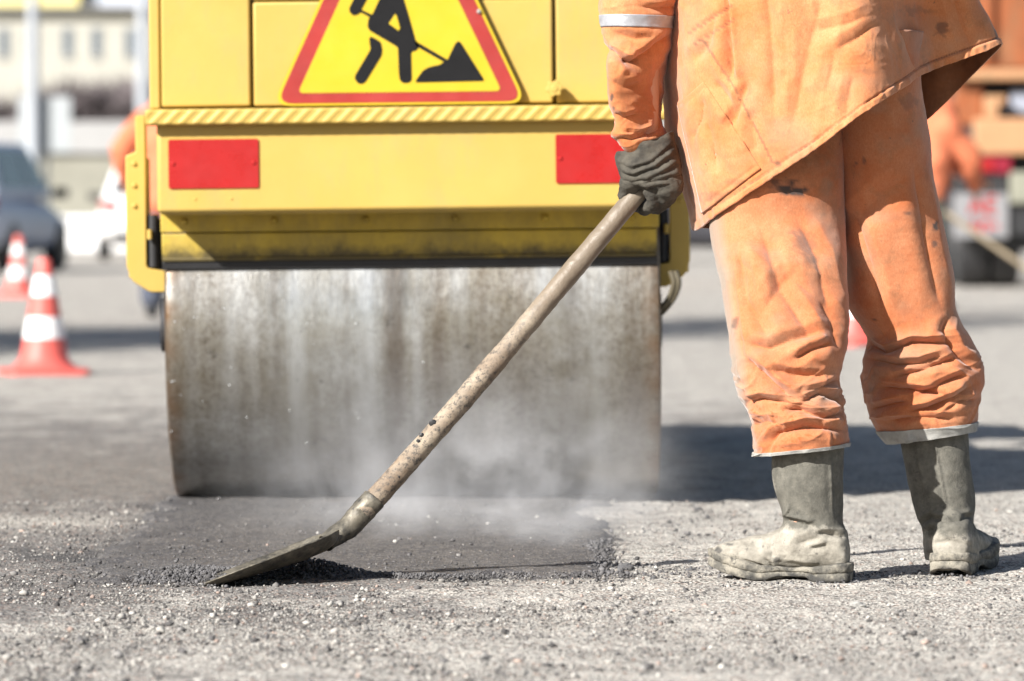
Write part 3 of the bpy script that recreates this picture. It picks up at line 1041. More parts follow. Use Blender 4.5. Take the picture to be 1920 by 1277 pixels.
# signed height above the hem line, in pixels
hx, hy = [h[0] for h in hem[:12]], [h[1] for h in hem[:12]]
foldsJ = [([(1357, -20), (1363, 30), (1367, 85), (1374, 160)], 8, 0.016), ([(1436, -30), (1446, 60), (1450, 130), (1454, 230)], 13, 0.008), ([(1545, -20), (1510, 120), (1482, 260)], 24, 0.007),
          ([(1372, 240), (1392, 195), (1403, 150)], 9, 0.009), ([(1340, 150), (1372, 190), (1378, 230)], 9, 0.007), ([(1565, 95), (1610, 70), (1650, 40)], 12, 0.006), ([(1520, 60), (1590, 45), (1640, 25)], 11, 0.005),
          ([(1300, 120), (1330, 80), (1345, 20)], 11, 0.007), ([(1470, 40), (1475, 110), (1472, 170)], 10, 0.005), ([(1545, 190), (1560, 130), (1565, 80)], 12, 0.004),
          ([(1300, 270), (1318, 220), (1322, 180)], 11, 0.006), ([(1345, 330), (1340, 270), (1330, 220)], 12, 0.005),
          ([(1822, 90), (1800, 40), (1785, -20)], 12, 0.005), ([(1420, 290), (1412, 240), (1408, 200)], 10, 0.005), ([(1585, 230), (1590, 190), (1600, 140)], 10, 0.004)]
seamsJ = [([(1318, 75), (1380, 168), (1450, 306)], 2.4, 0.0022), ([(1292, 62), (1330, 38), (1372, 10)], 3, 0.003), ([(1300, 85), (1336, 62), (1376, 36)], 2.5, 0.002)]
def fnJ(c, px, py, fr):
    d = np.zeros(len(px))
    for l, w, a in foldsJ:
        d += fold(px, py, l, w, a)
    for l, w, a in seamsJ:
        d += fold(px, py, l, w, a, 0.3)
    h = np.interp(px, hx, hy) - py
    vis = (px > 1300) & (px < 1885)
    d += vis * (-0.0022 * np.exp(-((h - 17) / 2.2) ** 2) + 0.0016 * np.clip((17 - h) / 4, 0, 1) + np.clip((24 - h) / 10, 0, 1) * 0.0016 * vnoise(np.stack([px / 7.0, py / 7.0 * 0.4, 0 * px], -1), 3))
    cre = np.clip(1 - 3.2 * np.abs(fbm(c * np.array([9, 9, 5.0]) + 1.0 * fbm(c * 9, 2, 97)[:, None], 2, 98)), 0, 1) ** 2
    d = 1.6 * d * fr + 0.0009 * cre
    wr = 1 - np.abs(fbm(c * np.array([9, 9, 5.0]) + 0.5 * fbm(c * 6, 2, 5)[:, None], 3, 90))
    return d + 0.0035 * (wr - 0.6) + 0.005 * fbm(c * np.array([7, 7, 3.5]), 2, 93)
displace(me, fnJ)
cJ = vcos(me)
px, py = proj(cJ)
stn = stains(px, py, cJ, [(1765, 55, 12, 14, .55), (1720, 20, 30, 8, .35), (1742, 140, 6, 5, .7), (1460, 310, 9, 6, .6), (1345, 372, 26, 9, .4), (1620, 132, 22, 6, .22), (1868, 60, 5, 18, .6)], 81)
hh = np.interp(px, hx, hy) - py
st_l = 0.55 * np.exp(-((hh - 17) / 1.8) ** 2) * (px > 1305) * (0.6 + 0.4 * np.sign(np.sin(px * 1.3)))
for l, w, a in seamsJ:
    st_l = np.maximum(st_l, 0.45 * (polydist(px, py, l)[0] < 1.8))
stn = np.maximum(stn, st_l * (vnormals(me)[:, 1] < 0))
ensure_attrs(me, 0.28 * np.clip(fbm(cJ * 9, 4, 82), 0, 1), stn, 0.5 * np.clip(fbm(cJ * 14, 4, 84) - 0.35, 0, 1) * np.clip(1 - np.abs(np.interp(px, hx, hy) - py) / 60, 0, 1))
jk = link('jacket', me, M['jacket'], body)
me.materials.append(plain('jacket_inside_shade', (0.20, 0.075, 0.03), 0.9, 0, 0.2, 30, 0.3))  # inner face of the cloth coloured darker, for the shade inside the jacket
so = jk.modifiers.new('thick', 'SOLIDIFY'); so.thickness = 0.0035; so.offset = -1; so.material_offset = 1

def patch_on(surface, quad, nu, nv, lift, name, mat, parent, edge_h=0.0):
    """a cloth patch sewn on a garment: rays from the camera side find the cloth under it, then it stands proud of it"""
    bvh = BVHTree.FromPolygons([v.co for v in surface.vertices], [p.vertices for p in surface.polygons])
    o0 = Vector((0, 0, CAMZ))
    V = np.zeros((nu + 2, nv + 2, 3))
    for i in range(-1, nu + 1):
        for j in range(-1, nv + 1):
            u, v = min(max(i / (nu - 1), 0), 1), min(max(j / (nv - 1), 0), 1)
            q = [(1 - u) * (1 - v) * quad[0][k] + (1 - u) * v * quad[1][k] + u * v * quad[2][k] + u * (1 - v) * quad[3][k] for k in (0, 1)]
            dr = (W(q[0], q[1], 10.0) - o0).normalized()
            hit, nrm, _, _ = bvh.ray_cast(o0, dr)
            if hit is None:
                hit, nrm = W(q[0], q[1], 10.5), Vector((0, -1, 0))
            if nrm.y > 0:
                nrm = -nrm
            rim = i in (-1, nu) or j in (-1, nv)
            bd = min(u, 1 - u, v, 1 - v)
            l = -0.002 if rim else lift * (0.75 + 0.25 * min(1, bd * 12)) + (0.0012 if 0.035 < bd < 0.06 else 0) * -1
            V[i + 1, j + 1] = hit + nrm * l
    me = mesh_np(name, V, grid_faces(nu + 2, nv + 2, False))
    return me
pm = patch_on(me, [(1272, 197), (1320, 153), (1427, 316), (1318, 400)], 70, 46, 0.0045, 'pocket', M['jacket'], jk)
cP = vcos(pm)
ensure_attrs(pm, 0.2 * np.clip(fbm(cP * 12, 4, 85), 0, 1), stains(*proj(cP), cP, [(1345, 370, 40, 12, .35), (1385, 345, 30, 8, .3)], 86), 0.25 * np.clip(fbm(cP * 9, 3, 88), 0, 1))
link('pocket', pm, M['jacket'], jk)

# --- sleeves
SLV = [(1290, -235, 1410, -225, 10.57, 0.075), (1215, -175, 1345, -130, 10.565, 0.085), (1150, -90, 1295, -60, 10.56, 0.085), (1124, 0, 1272, 0, 10.555, 0.078),
       (1127, 34, 1262, 36, 10.555, 0.075), (1133, 78, 1258, 80, 10.56, 0.072), (1143, 96, 1252, 104, 10.56, 0.066), (1138, 132, 1248, 140, 10.565, 0.064), (1139, 172, 1245, 178, 10.57, 0.06),
       (1146, 208, 1241, 214, 10.575, 0.056), (1152, 230, 1243, 230, 10.58, 0.054), (1147, 254, 1248, 244, 10.58, 0.055), (1160, 268, 1252, 254, 10.58, 0.053),
       (1172, 283, 1247, 262, 10.583, 0.045), (1187, 304, 1238, 284, 10.585, 0.036)]
skewS = [0.0, 0.0, 0.1, 0.15, 0.2, 0.3, 0.6, 0.85, 0.9, 0.9, 0.85, 0.8, 0.8, 0.7, 0.6]
c = rings(SLV, 260, 140, 2.1, skewS)
sm_ = orient(mesh_np('sleeve', c, grid_faces(260, 140, True)), 260, 140)
foldsS = [([(1136, 88), (1158, 104), (1185, 122)], 6, 0.011), ([(1180, 120), (1215, 98), (1262, 62)], 9, 0.010), ([(1200, 12), (1230, 16), (1268, 12)], 6, 0.006), ([(1165, 112), (1185, 118), (1200, 112)], 7, 0.009),
          ([(1148, 212), (1170, 222), (1200, 214)], 6, 0.007), ([(1150, 262), (1185, 264), (1240, 236)], 6, 0.008), ([(1215, 262), (1228, 230), (1240, 200)], 6, 0.007), ([(1150, 60), (1190, 74), (1230, 68)], 9, 0.005),
          ([(1165, 246), (1200, 250), (1225, 240)], 4, 0.003), ([(1222, 160), (1236, 185), (1242, 205)], 7, 0.008), ([(1145, 150), (1170, 165), (1200, 160)], 10, 0.005)]
def fnS(c_, px, py, fr):
    d = np.zeros(len(px))
    for l, w, a in foldsS:
        d += fold(px, py, l, w, a)
    wr = 1 - np.abs(fbm(c_ * np.array([12, 12, 22.0]), 3, 101))
    cre = np.clip(1 - 3.0 * np.abs(fbm(c_ * np.array([10, 10, 18.0]) + 0.9 * fbm(c_ * 11, 2, 108)[:, None], 2, 109)), 0, 1) ** 2
    return 1.3 * d * fr + 0.003 * (wr - 0.6) + 0.0012 * cre + 0.004 * fbm(c_ * 12, 2, 103)
displace(sm_, fnS)
cS = vcos(sm_)
px, py = proj(cS)
ensure_attrs(sm_, 0.3 * np.clip(fbm(cS * 14, 4, 105), 0, 1), stains(px, py, cS, [(1147, 180, 3, 8, .8), (1150, 205, 3, 6, .6), (1185, 120, 14, 8, .3)], 106), np.clip(0.55 * np.clip((py - 110) / 60, 0, 1) * (0.7 + 0.5 * fbm(cS * 12, 3, 107)), 0, 0.6))  # rust mask also deepens the forearm, its shade put into the colour
slv = link('sleeve', sm_, M['jacket'], jk)
so = slv.modifiers.new('thick', 'SOLIDIFY'); so.thickness = 0.003; so.offset = -1
k0 = int(260 * 3.82 / 14), int(260 * 4.36 / 14)
band_on(None, 3.86 / 14, 4.42 / 14, 0, 'reflective_band', M['reflective'], jk, 0.0022, total=260, src=cS)
SLR = [(1660, -235, 1780, -225, 10.59, 0.075), (1690, -170, 1810, -130, 10.64, 0.085), (1690, -80, 1805, -50, 10.76, 0.08), (1690, 0, 1790, 30, 10.85, 0.075), (1660, 50, 1745, 90, 10.93, 0.065), (1625, 95, 1680, 135, 10.99, 0.05)]
c = rings(SLR, 120, 90, 2.1)
s2 = orient(mesh_np('sleeve', c, grid_faces(120, 90, True)), 120, 90)
displace(s2, lambda c_, px, py, fr: 0.006 * fbm(c_ * 14, 3, 111))
ensure_attrs(s2)
link('sleeve', s2, M['jacket'], jk)

# --- shovel geometry first (the glove closes on it)
TIP, NECKP = W(378, 1102, 10.25), W(628, 1012, 10.36)
SH0, SH1 = W(695, 944, 10.375), W(1240, 316, 10.61)
shd = (SH1 - SH0).normalized()
RS = 0.0212

# --- gloves: palm, four curled fingers and a thumb round the handle, with a loose wrinkled cuff
def glove_left():
    ax = shd
    q = lambda px, py, Y: W(px, py, Y)
    caps = [(q(1215, 300, 10.585), q(1232, 325, 10.575), 0.040, 0.042), (q(1232, 325, 10.575), q(1252, 345, 10.565), 0.042, 0.034),
            (q(1200, 318, 10.575), q(1186, 338, 10.57), 0.030, 0.026)]
    # fingers start on the knuckles at the right, pass under the handle and come up behind it
    for k, (kx, ky, r) in enumerate([(1268, 350, .0125), (1258, 362, .0135), (1244, 372, .0135), (1226, 378, .0125)]):
        sx, sy = kx - 8, ky - 22
        caps += [(q(sx, sy, 10.56), q(kx, ky, 10.568), r * 1.25, r), (q(kx, ky, 10.568), q(kx - 16, ky + 20 - 3 * k * 0.5, 10.60), r, r * 0.98),
                 (q(kx - 16, ky + 20 - 1.5 * k, 10.60), q(kx - 38, ky + 6, 10.645), r * 0.98, r * 0.86)]
    caps += [(q(1245, 362, 10.575), q(1218, 388, 10.585), 0.017, 0.014), (q(1255, 372, 10.58), q(1235, 390, 10.59), 0.014, 0.013), (q(1218, 388, 10.585), q(1205, 393, 10.60), 0.014, 0.011)]
    # thumb down the left side of the handle
    caps += [(q(1190, 322, 10.575), q(1175, 345, 10.575), 0.019, 0.0165), (q(1175, 345, 10.575), q(1169, 366, 10.585), 0.0165, 0.0125), (q(1180, 340, 10.578), q(1186, 356, 10.573), 0.016, 0.011)]
    me = capsule_body('glove', caps, 0.0032, 2)
    # cuff
    cu = rings([(1196, 312, 1232, 290, 10.585, 0.034), (1176, 305, 1248, 272, 10.585, 0.044), (1160, 290, 1258, 250, 10.583, 0.052), (1155, 288, 1262, 246, 10.583, 0.056),
                (1154, 300, 1266, 258, 10.582, 0.058), (1157, 318, 1273, 285, 10.58, 0.058), (1164, 334, 1279, 315, 10.578, 0.054), (1178, 344, 1281, 345, 10.575, 0.046), (1196, 350, 1279, 362, 10.575, 0.036), (1215, 352, 1268, 364, 10.575, 0.024)], 110, 120, 2.2)
    cm = orient(mesh_np('cuff', cu, grid_faces(110, 120, True)), 110, 120)
    fl = [([(1160, 322), (1190, 332), (1230, 316), (1272, 285)], 4, 0.007), ([(1158, 306), (1185, 318), (1222, 306), (1266, 270)], 3.5, 0.006), ([(1175, 342), (1215, 338), (1250, 322), (1278, 305)], 4, 0.006),
          ([(1200, 346), (1240, 338), (1280, 330)], 4, 0.005), ([(1230, 350), (1256, 352), (1280, 362)], 4, 0.006)]
    def f(c_, px, py, fr):
        d = np.zeros(len(px))
        for l, w, a in fl:
            d += fold(px, py, l, w, a)
        return d * fr + 0.0035 * fbm(c_ * 30, 3, 121)
    displace(cm, f)
    displace(me, lambda c_, px, py, fr: 0.0018 * fbm(c_ * 50, 3, 123) + 0.001 * fbm(c_ * 120, 2, 125))
    va, vb = vcos(me), vcos(cm)
    fa = [tuple(p.vertices) for p in me.polygons] + [tuple(i + len(va) for i in p.vertices) for p in cm.polygons]
    return mesh_np('glove', np.concatenate([va, vb]), fa)
gl = link('glove', glove_left(), M['glove'], body)
caps = [(W(1640, 110, 11.0), W(1612, 126, 11.02), 0.036, 0.04), (W(1612, 126, 11.02), W(1590, 150, 11.02), 0.04, 0.034)]
for k in range(4):
    a = W(1604 - k * 12, 150 + k * 3, 10.99 + 0.018 * k)
    b = a + Vector((-0.012, 0.004, -0.038 + 0.003 * abs(k - 1))); c_ = b + Vector((0.012, 0.01, -0.026))
    caps += [(W(1600, 132, 11.02), a, 0.02, 0.0115), (a, b, 0.0115, 0.0105), (b, c_, 0.0105, 0.009)]
caps += [(W(1625, 122, 10.99), W(1628, 150, 10.975), 0.018, 0.014), (W(1628, 150, 10.975), W(1622, 172, 10.975), 0.014, 0.011)]
link('glove', capsule_body('glove', caps, 0.004, 2), M['glove'], body)

# --- boots
def loft_foot(heel, direc, length, prof, sole_h):
    """cross sections along the foot: (t, half width, top height, bottom height)"""
    d = Vector((direc[0], direc[1], 0)).normalized()
    s = Vector((-d.y, d.x, 0))
    P = catmull(prof, 60)
    nv = 40
    V = np.zeros((60, nv, 3))
    for i, (t, hw, top, bot) in enumerate(P):
        for j in range(nv):
            a = 2 * PI * j / nv
            cx, cz = math.cos(a), math.sin(a)
            ex = np.sign(cx) * abs(cx) ** 0.8
            ez = np.sign(cz) * abs(cz) ** 0.8
            zz_ = (top + bot) / 2 + (top - bot) / 2 * ez
            narrow = 1 - 0.30 * max(0, ez)
            V[i, j] = Vector(heel) + d * (t * length) + s * (hw * ex * narrow) + Vector((0, 0, zz_))
    f = grid_faces(60, nv, True) + [tuple(range(nv))[::-1], tuple(59 * nv + j for j in range(nv))]
    return V.reshape(-1, 3), f

def sole_mesh(heel, direc, length, outline, z0fn, z1fn, lift=0.0):
    d = Vector((direc[0], direc[1], 0)).normalized()
    s = Vector((-d.y, d.x, 0))
    O = catmull(outline, 120, True)
    rows = []
    for k, (g_, h) in enumerate([(0.90, 0.0), (1.03, 0.05), (1.045, 0.14), (1.03, 0.46), (1.0, 0.50), (1.0, 0.54), (1.05, 0.58), (1.06, 0.90), (1.04, 1.0), (0.80, 1.03)]):
        ring = []
        for u, v in O:
            uu = 0.5 + (u - 0.5) * (1 - (1 - g_) * 0.4)
            z0, z1 = z0fn(u), z1fn(u)
            ring.append(Vector(heel) + d * (uu * length) + s * (v * g_) + Vector((0, 0, z0 + (z1 - z0) * h)))
        rows.append(ring)
    V = np.array([[p[:] for p in r] for r in rows])
    f = grid_faces(len(rows), 120, True) + [tuple(range(120))[::-1], tuple((len(rows) - 1) * 120 + j for j in range(120))]
    return V.reshape(-1, 3), f

def boot(side, heel, direc, length, prof, shaft_rows, folds, outline, z0fn, z1fn, dust_line, stain_list, label=None):
    V1, F1 = loft_foot(heel, direc, length, prof, 0.03)
    S = rings(shaft_rows, 80, 60, 2.1)
    F2 = grid_faces(80, 60, True) + [tuple(range(60))[::-1], tuple(79 * 60 + j for j in range(60))]
    V = np.concatenate([V1, S.reshape(-1, 3)])
    me0 = mesh_np('boot', V, F1 + [tuple(i + len(V1) for i in f) for f in F2])
    bm = bmesh.new(); bm.from_mesh(me0); bmesh.ops.recalc_face_normals(bm, faces=bm.faces); bm.to_mesh(me0); bm.free()
    me = remesh(me0, 0.0032, 5)
    def f(c_, px, py, fr):
        dd_ = np.zeros(len(px))
        for l, w, a in folds:
            dd_ += fold(px, py, l, w, a)
        low = np.clip((py - 960) / 40, 0.1, 1)
        return dd_ * fr + low * (0.0007 * fbm(c_ * 90, 3, 131) + 0.0012 * fbm(c_ * 20, 2, 133)) + 0.0018 * fbm(c_ * 25, 2, 135)
    displace(me, f)
    cB = vcos(me)
    px, py = proj(cB)
    dust = np.clip((py - dust_line) / 34, 0, 1) * 0.9
    dust = np.maximum(dust, 0.30 * np.clip((1470 - px) / 20, 0, 1) * (side < 0) * (py > 860))
    ensure_attrs(me, dust, stains(px, py, cB, stain_list, 137))
    o = link('boot', me, M['boot'], body)
    VS, FS = sole_mesh(heel, direc, length, outline, z0fn, z1fn)
    ms = mesh_np('sole', VS, FS)
    bm = bmesh.new(); bm.from_mesh(ms); bmesh.ops.recalc_face_normals(bm, faces=bm.faces)
    bmesh.ops.subdivide_edges(bm, edges=bm.edges, cuts=1, use_grid_fill=True); bm.to_mesh(ms); bm.free()
    cs = vcos(ms); nn = vnormals(ms)
    setcos(ms, cs + nn * (0.0016 * fbm(cs * 60, 3, 141))[:, None])
    cs = vcos(ms)
    px, py = proj(cs)
    zz_ = cs[:, 2]
    tarline = np.clip((0.018 - zz_ + 0.012 * fbm(cs * 60, 3, 143)) / 0.008, 0, 1)
    ensure_attrs(ms, 0.75 + 0.2 * fbm(cs * 30, 3, 145), np.clip(tarline * 0.8 + stains(px, py, cs, stain_list, 147), 0, 1))
    ms.polygons.foreach_set('use_smooth', np.ones(len(ms.polygons), bool))
    link('sole', ms, M['sole'], o)
    return o

sole_out = [(0.0, 0.0), (0.02, 0.028), (0.10, 0.036), (0.30, 0.037), (0.50, 0.040), (0.70, 0.050), (0.86, 0.046), (0.96, 0.026), (1.0, 0.0), (0.96, -0.030), (0.86, -0.048), (0.70, -0.049), (0.50, -0.039), (0.30, -0.036), (0.10, -0.035), (0.02, -0.027)]
# picture-left boot: side on, toe to the left
HL = Vector(((1597 - 960) * 10.34 / FPX, 10.345, 0.0))
def z0L(u): return 0.002 + 0.010 * max(0, min(1, (u - 0.26) / 0.04)) * (u < 0.62) * max(0, min(1, (0.62 - u) / 0.12)) + 0.030 * max(0, (u - 0.62) / 0.38) ** 1.5
def z1L(u): return 0.040 - 0.012 * math.sin(min(1, u / 0.75) * PI) * 0.8 + 0.026 * max(0, (u - 0.62) / 0.38) ** 1.4
boot(-1, HL, (-1.0, 0.22), 0.292,
     [(0.02, 0.020, 0.085, 0.03), (0.05, 0.031, 0.105, 0.028), (0.14, 0.036, 0.125, 0.028), (0.30, 0.037, 0.125, 0.026), (0.46, 0.039, 0.112, 0.025), (0.58, 0.043, 0.098, 0.026), (0.70, 0.046, 0.088, 0.028), (0.82, 0.045, 0.083, 0.034), (0.92, 0.035, 0.076, 0.042), (0.98, 0.018, 0.066, 0.052)],
     [(1449, 800, 1583, 800, 10.375, 0.070), (1447, 828, 1583, 828, 10.375, 0.071), (1448, 880, 1582, 880, 10.375, 0.070), (1453, 920, 1582, 920, 10.375, 0.066), (1462, 950, 1581, 950, 10.375, 0.062), (1470, 972, 1581, 975, 10.375, 0.058),
      (1462, 990, 1585, 990, 10.375, 0.056), (1452, 1002, 1590, 1003, 10.372, 0.054), (1448, 1020, 1591, 1025, 10.37, 0.050), (1450, 1050, 1590, 1055, 10.37, 0.044)],
     [([(1452, 996), (1475, 975), (1510, 984), (1530, 988)], 5, 0.012), ([(1530, 1000), (1560, 1002), (1592, 1006)], 5, 0.010), ([(1515, 1030), (1535, 1026), (1555, 1022)], 4, 0.007), ([(1556, 846), (1558, 900), (1562, 970)], 2.5, -0.003),
      ([(1490, 1022), (1520, 1012), (1545, 1008)], 8, 0.006), ([(1380, 1050), (1440, 1066), (1470, 1068)], 4, 0.005), ([(1440, 1020), (1450, 1035), (1445, 1050)], 7, 0.005), ([(1435, 1048), (1445, 1056), (1450, 1066)], 3, 0.006)],
     sole_out, z0L, z1L, 975,
     [(1455, 1050, 8, 6, .75), (1372, 1048, 2, 5, .8), (1431, 1024, 3, 4, .7), (1350, 1032, 9, 6, .8), (1580, 1062, 7, 7, .8), (1440, 1062, 12, 3, .5), (1368, 1020, 14, 3, .8), (1590, 1075, 9, 8, .6), (1400, 1030, 3, 2, .6)])
# picture-right boot: heel to the camera, toe pointing away to the right
HR = Vector(((1779 - 960) * 10.5 / FPX, 10.495, 0.0))
def z0R(u): return 0.003 + 0.012 * max(0, (0.08 - u) / 0.08) + 0.012 * max(0, min(1, (u - 0.30) / 0.04)) * max(0, min(1, (0.62 - u) / 0.12)) + 0.028 * max(0, (u - 0.62) / 0.38) ** 1.5
def z1R(u): return 0.050 - 0.008 * math.sin(min(1, u / 0.75) * PI) + 0.020 * max(0, (u - 0.62) / 0.38) ** 1.4
sole_r = [(a, b * 1.18) for a, b in sole_out]
boot(1, HR, (0.26, 0.965), 0.30,
     [(0.01, 0.022, 0.085, 0.035), (0.04, 0.038, 0.108, 0.030), (0.14, 0.043, 0.130, 0.028), (0.30, 0.041, 0.130, 0.026), (0.46, 0.042, 0.112, 0.025), (0.58, 0.046, 0.098, 0.026), (0.70, 0.050, 0.088, 0.028), (0.82, 0.049, 0.083, 0.034), (0.92, 0.038, 0.076, 0.042), (0.98, 0.018, 0.066, 0.052)],
     [(1686, 780, 1816, 780, 10.60, 0.070), (1687, 815, 1816, 812, 10.60, 0.072), (1694, 860, 1819, 860, 10.60, 0.071), (1702, 905, 1824, 905, 10.60, 0.069), (1711, 945, 1828, 940, 10.60, 0.066), (1719, 968, 1826, 968, 10.595, 0.062), (1727, 988, 1824, 985, 10.59, 0.06),
      (1730, 1005, 1832, 1003, 10.59, 0.058), (1732, 1025, 1836, 1025, 10.59, 0.056), (1735, 1050, 1836, 1050, 10.59, 0.05)],
     [([(1725, 985), (1745, 970), (1765, 976), (1800, 972)], 5, 0.010), ([(1770, 965), (1800, 975), (1828, 965)], 5, 0.008), ([(1730, 1000), (1760, 988), (1790, 978)], 6, 0.006), ([(1750, 815), (1762, 880), (1775, 955)], 2.2, -0.003), ([(1712, 830), (1725, 900), (1735, 950)], 2.2, 0.003),
      ([(1735, 1022), (1780, 1015), (1830, 1025)], 4, 0.003)],
     sole_r, z0R, z1R, 985, [(1878, 1040, 4, 8, .8), (1790, 965, 6, 2, .4)])

# ------------------------------------------------------------------ shovel
shovel = empty('shovel', (TIP.x, TIP.y, 0), 'long wooden handled steel shovel held at a slant with its blade on the road', 'shovel')
def loc_parent(o, parent):
    """keep world-space vertices while parented to a located root"""
    Mi = Matrix.LocRotScale(parent.location, parent.rotation_euler, parent.scale).inverted()
    o.data.transform(Mi)
    o.parent = parent
    return o
n_u, n_v = 200, 28
V = np.zeros((n_u, n_v, 3))
a0 = SH0 - shd * 0.03
u_ = shd.cross(Vector((0, 0, 1))).normalized()
w_ = shd.cross(u_)
L = (SH1 - a0).length
ts = np.linspace(0, L, n_u)
bend = 0.004 * np.sin(ts / L * PI * 1.5)
for i, t in enumerate(ts):
    r = RS * (1.03 - 0.06 * t / L) * (1 + 0.02 * math.sin(t * 21) + 0.012 * math.sin(t * 47 + 1))
    r *= 0.6 if i in (0, n_u - 1) else 1
    for j in range(n_v):
        a = 2 * PI * j / n_v
        V[i, j] = a0 + shd * t + w_ * bend[i] + (u_ * math.cos(a) + w_ * math.sin(a)) * r
f = grid_faces(n_u, n_v, True) + [tuple(range(n_v))[::-1], tuple((n_u - 1) * n_v + j for j in range(n_v))]
me = orient(mesh_np('handle', V, f), n_u, n_v)
cH, nH = vcos(me), vnormals(me)
setcos(me, cH + nH * (0.0008 * fbm(cH * 60, 3, 151))[:, None])
low = np.clip(1.0 - (np.repeat(ts, n_v) / L - 0.42) / 0.28, 0, 1)
add_attr(me, 'low', low)
loc_parent(link('handle', me, M['wood']), shovel)
# tar blobs stuck on the handle
for px_b, py_b, s in [(811, 793, 6), (790, 816, 4), (784, 827, 3.2), (747, 894, 3.6)]:
    p = W(px_b, py_b, 10.39)
    # nearest point of the handle axis, pushed out to its surface on the camera side
    t = max(0, min(L, (p - a0).dot(shd)))
    axp = a0 + shd * t
    dirn = (p - axp); dirn = (dirn - shd * dirn.dot(shd))
    dirn = (Vector((dirn.x, 0, dirn.z)) * 1.0 + Vector((0, -1, 0)) * math.sqrt(max(0.0, RS ** 2 - min(RS ** 2, dirn.x ** 2 + dirn.z ** 2)))).normalized()
    mb = MB(); bmesh.ops.create_icosphere(mb.bm, subdivisions=2, radius=s / 914, matrix=Matrix.Translation(axp + dirn * RS * 0.99) @ Matrix.Diagonal((1.1, 0.4, 1.0, 1)))
    for v in mb.bm.verts: v.co += Vector((random.uniform(-1, 1), 0, random.uniform(-1, 1))) * s / 914 * 0.28
    loc_parent(mb.build('tar_blob', M['black'], smooth=True), shovel)
# socket: a rolled steel sleeve that opens into the blade
S0, S1 = SH0 + shd * 0.012, NECKP - (NECKP - TIP).normalized() * 0.022
sd = (S1 - S0)
V = np.zeros((60, 36, 3))
for i in range(60):
    t = i / 59
    c0 = S0.lerp(W(652, 990, 10.37), min(1, t * 1.6)) if t < 0.625 else W(652, 990, 10.37).lerp(S1, (t - 0.625) / 0.375)
    ax = -shd if t < 0.5 else (-shd).lerp((TIP - NECKP).normalized(), (t - 0.5) * 1.6).normalized()
    uu = ax.cross(Vector((0, 0, 1))).normalized(); ww = ax.cross(uu).normalized()
    r = RS * 1.10 if t < 0.45 else RS * (1.10 + 0.35 * (t - 0.45))
    fl_ = 1.0 if t < 0.45 else 1.0 - 0.45 * (t - 0.45) / 0.55
    for j in range(36):
        a = 2 * PI * j / 36
        V[i, j] = c0 + uu * math.cos(a) * r * (1 + 0.5 * max(0, t - 0.5)) + ww * math.sin(a) * r * fl_
me = orient(mesh_np('socket', V, grid_faces(60, 36, True)), 60, 36)
cH, nH = vcos(me), vnormals(me)
setcos(me, cH + nH * (0.0016 * fbm(cH * 45, 3, 153))[:, None])
o = loc_parent(link('socket', me, M['shovel_steel']), shovel)
so = o.modifiers.new('thick', 'SOLIDIFY'); so.thickness = 0.003; so.offset = 0.2
# blade
bd = (NECKP - TIP); BL = bd.length
bdir = bd.normalized()
bw = Vector((bdir.y, -bdir.x, 0)).normalized()      # towards the camera
bn = bw.cross(bdir).normalized()
if bn.z < 0: bn = -bn
_ra = math.radians(8)
bw, bn = bw * math.cos(_ra) + bn * math.sin(_ra), bn * math.cos(_ra) - bw * math.sin(_ra)
nu_, nv_ = 90, 70
V = np.zeros((nu_, nv_, 3))
prof_t = [0, .06, .16, .32, .55, .75, .88, .95, 1.0]
prof_w = [.030, .066, .090, .103, .108, .108, .100, .075, .042]
prof_r = [.008, .011, .015, .019, .023, .026, .027, .024, .018]
belly = [0.0, -.002, -.006, -.010, -.014, -.016, -.014, -.008, 0.0]
for i in range(nu_):
    t = i / (nu_ - 1)
    hw, rr, be = np.interp(t, prof_t, prof_w), np.interp(t, prof_t, prof_r), np.interp(t, prof_t, belly)
    for j in range(nv_):
        v = j / (nv_ - 1) * 2 - 1
        h = be * (1 - v * v * 0.3) + rr * abs(v) ** 3.0
        p = TIP + bdir * (t * BL) + bw * (v * hw) + bn * h
        p.z = max(p.z, 0.004)
        V[i, j] = p
me = mesh_np('blade', V, grid_faces(nu_, nv_, False))
cH, nH = vcos(me), vnormals(me)
setcos(me, cH + nH * (0.0005 * fbm(cH * 40, 3, 155))[:, None])
o = loc_parent(link('blade', me, M['shovel_steel']), shovel)
so = o.modifiers.new('thick', 'SOLIDIFY'); so.thickness = 0.003; so.offset = 0

# ------------------------------------------------------------------ road roller
RX, RY = -0.2455, 13.38
ROLL = math.radians(-0.62)
roller = empty('road_roller', (RX, RY, 0.004), 'yellow road roller with a warning sign on its end, its steel drum on fresh asphalt', 'road roller', rot=(0, ROLL, 0))
def rp(px, py, Y):
    """pixel -> roller-local point (unrolled)"""
    p = W(px, py, Y)
    return Vector((p.x - RX, p.y - RY, p.z))
def rx(px, Y): return (px - 960) * Y / FPX - RX
def rz(py, Y): return CAMZ + (HOR - py) * Y / FPX
DR = 0.455
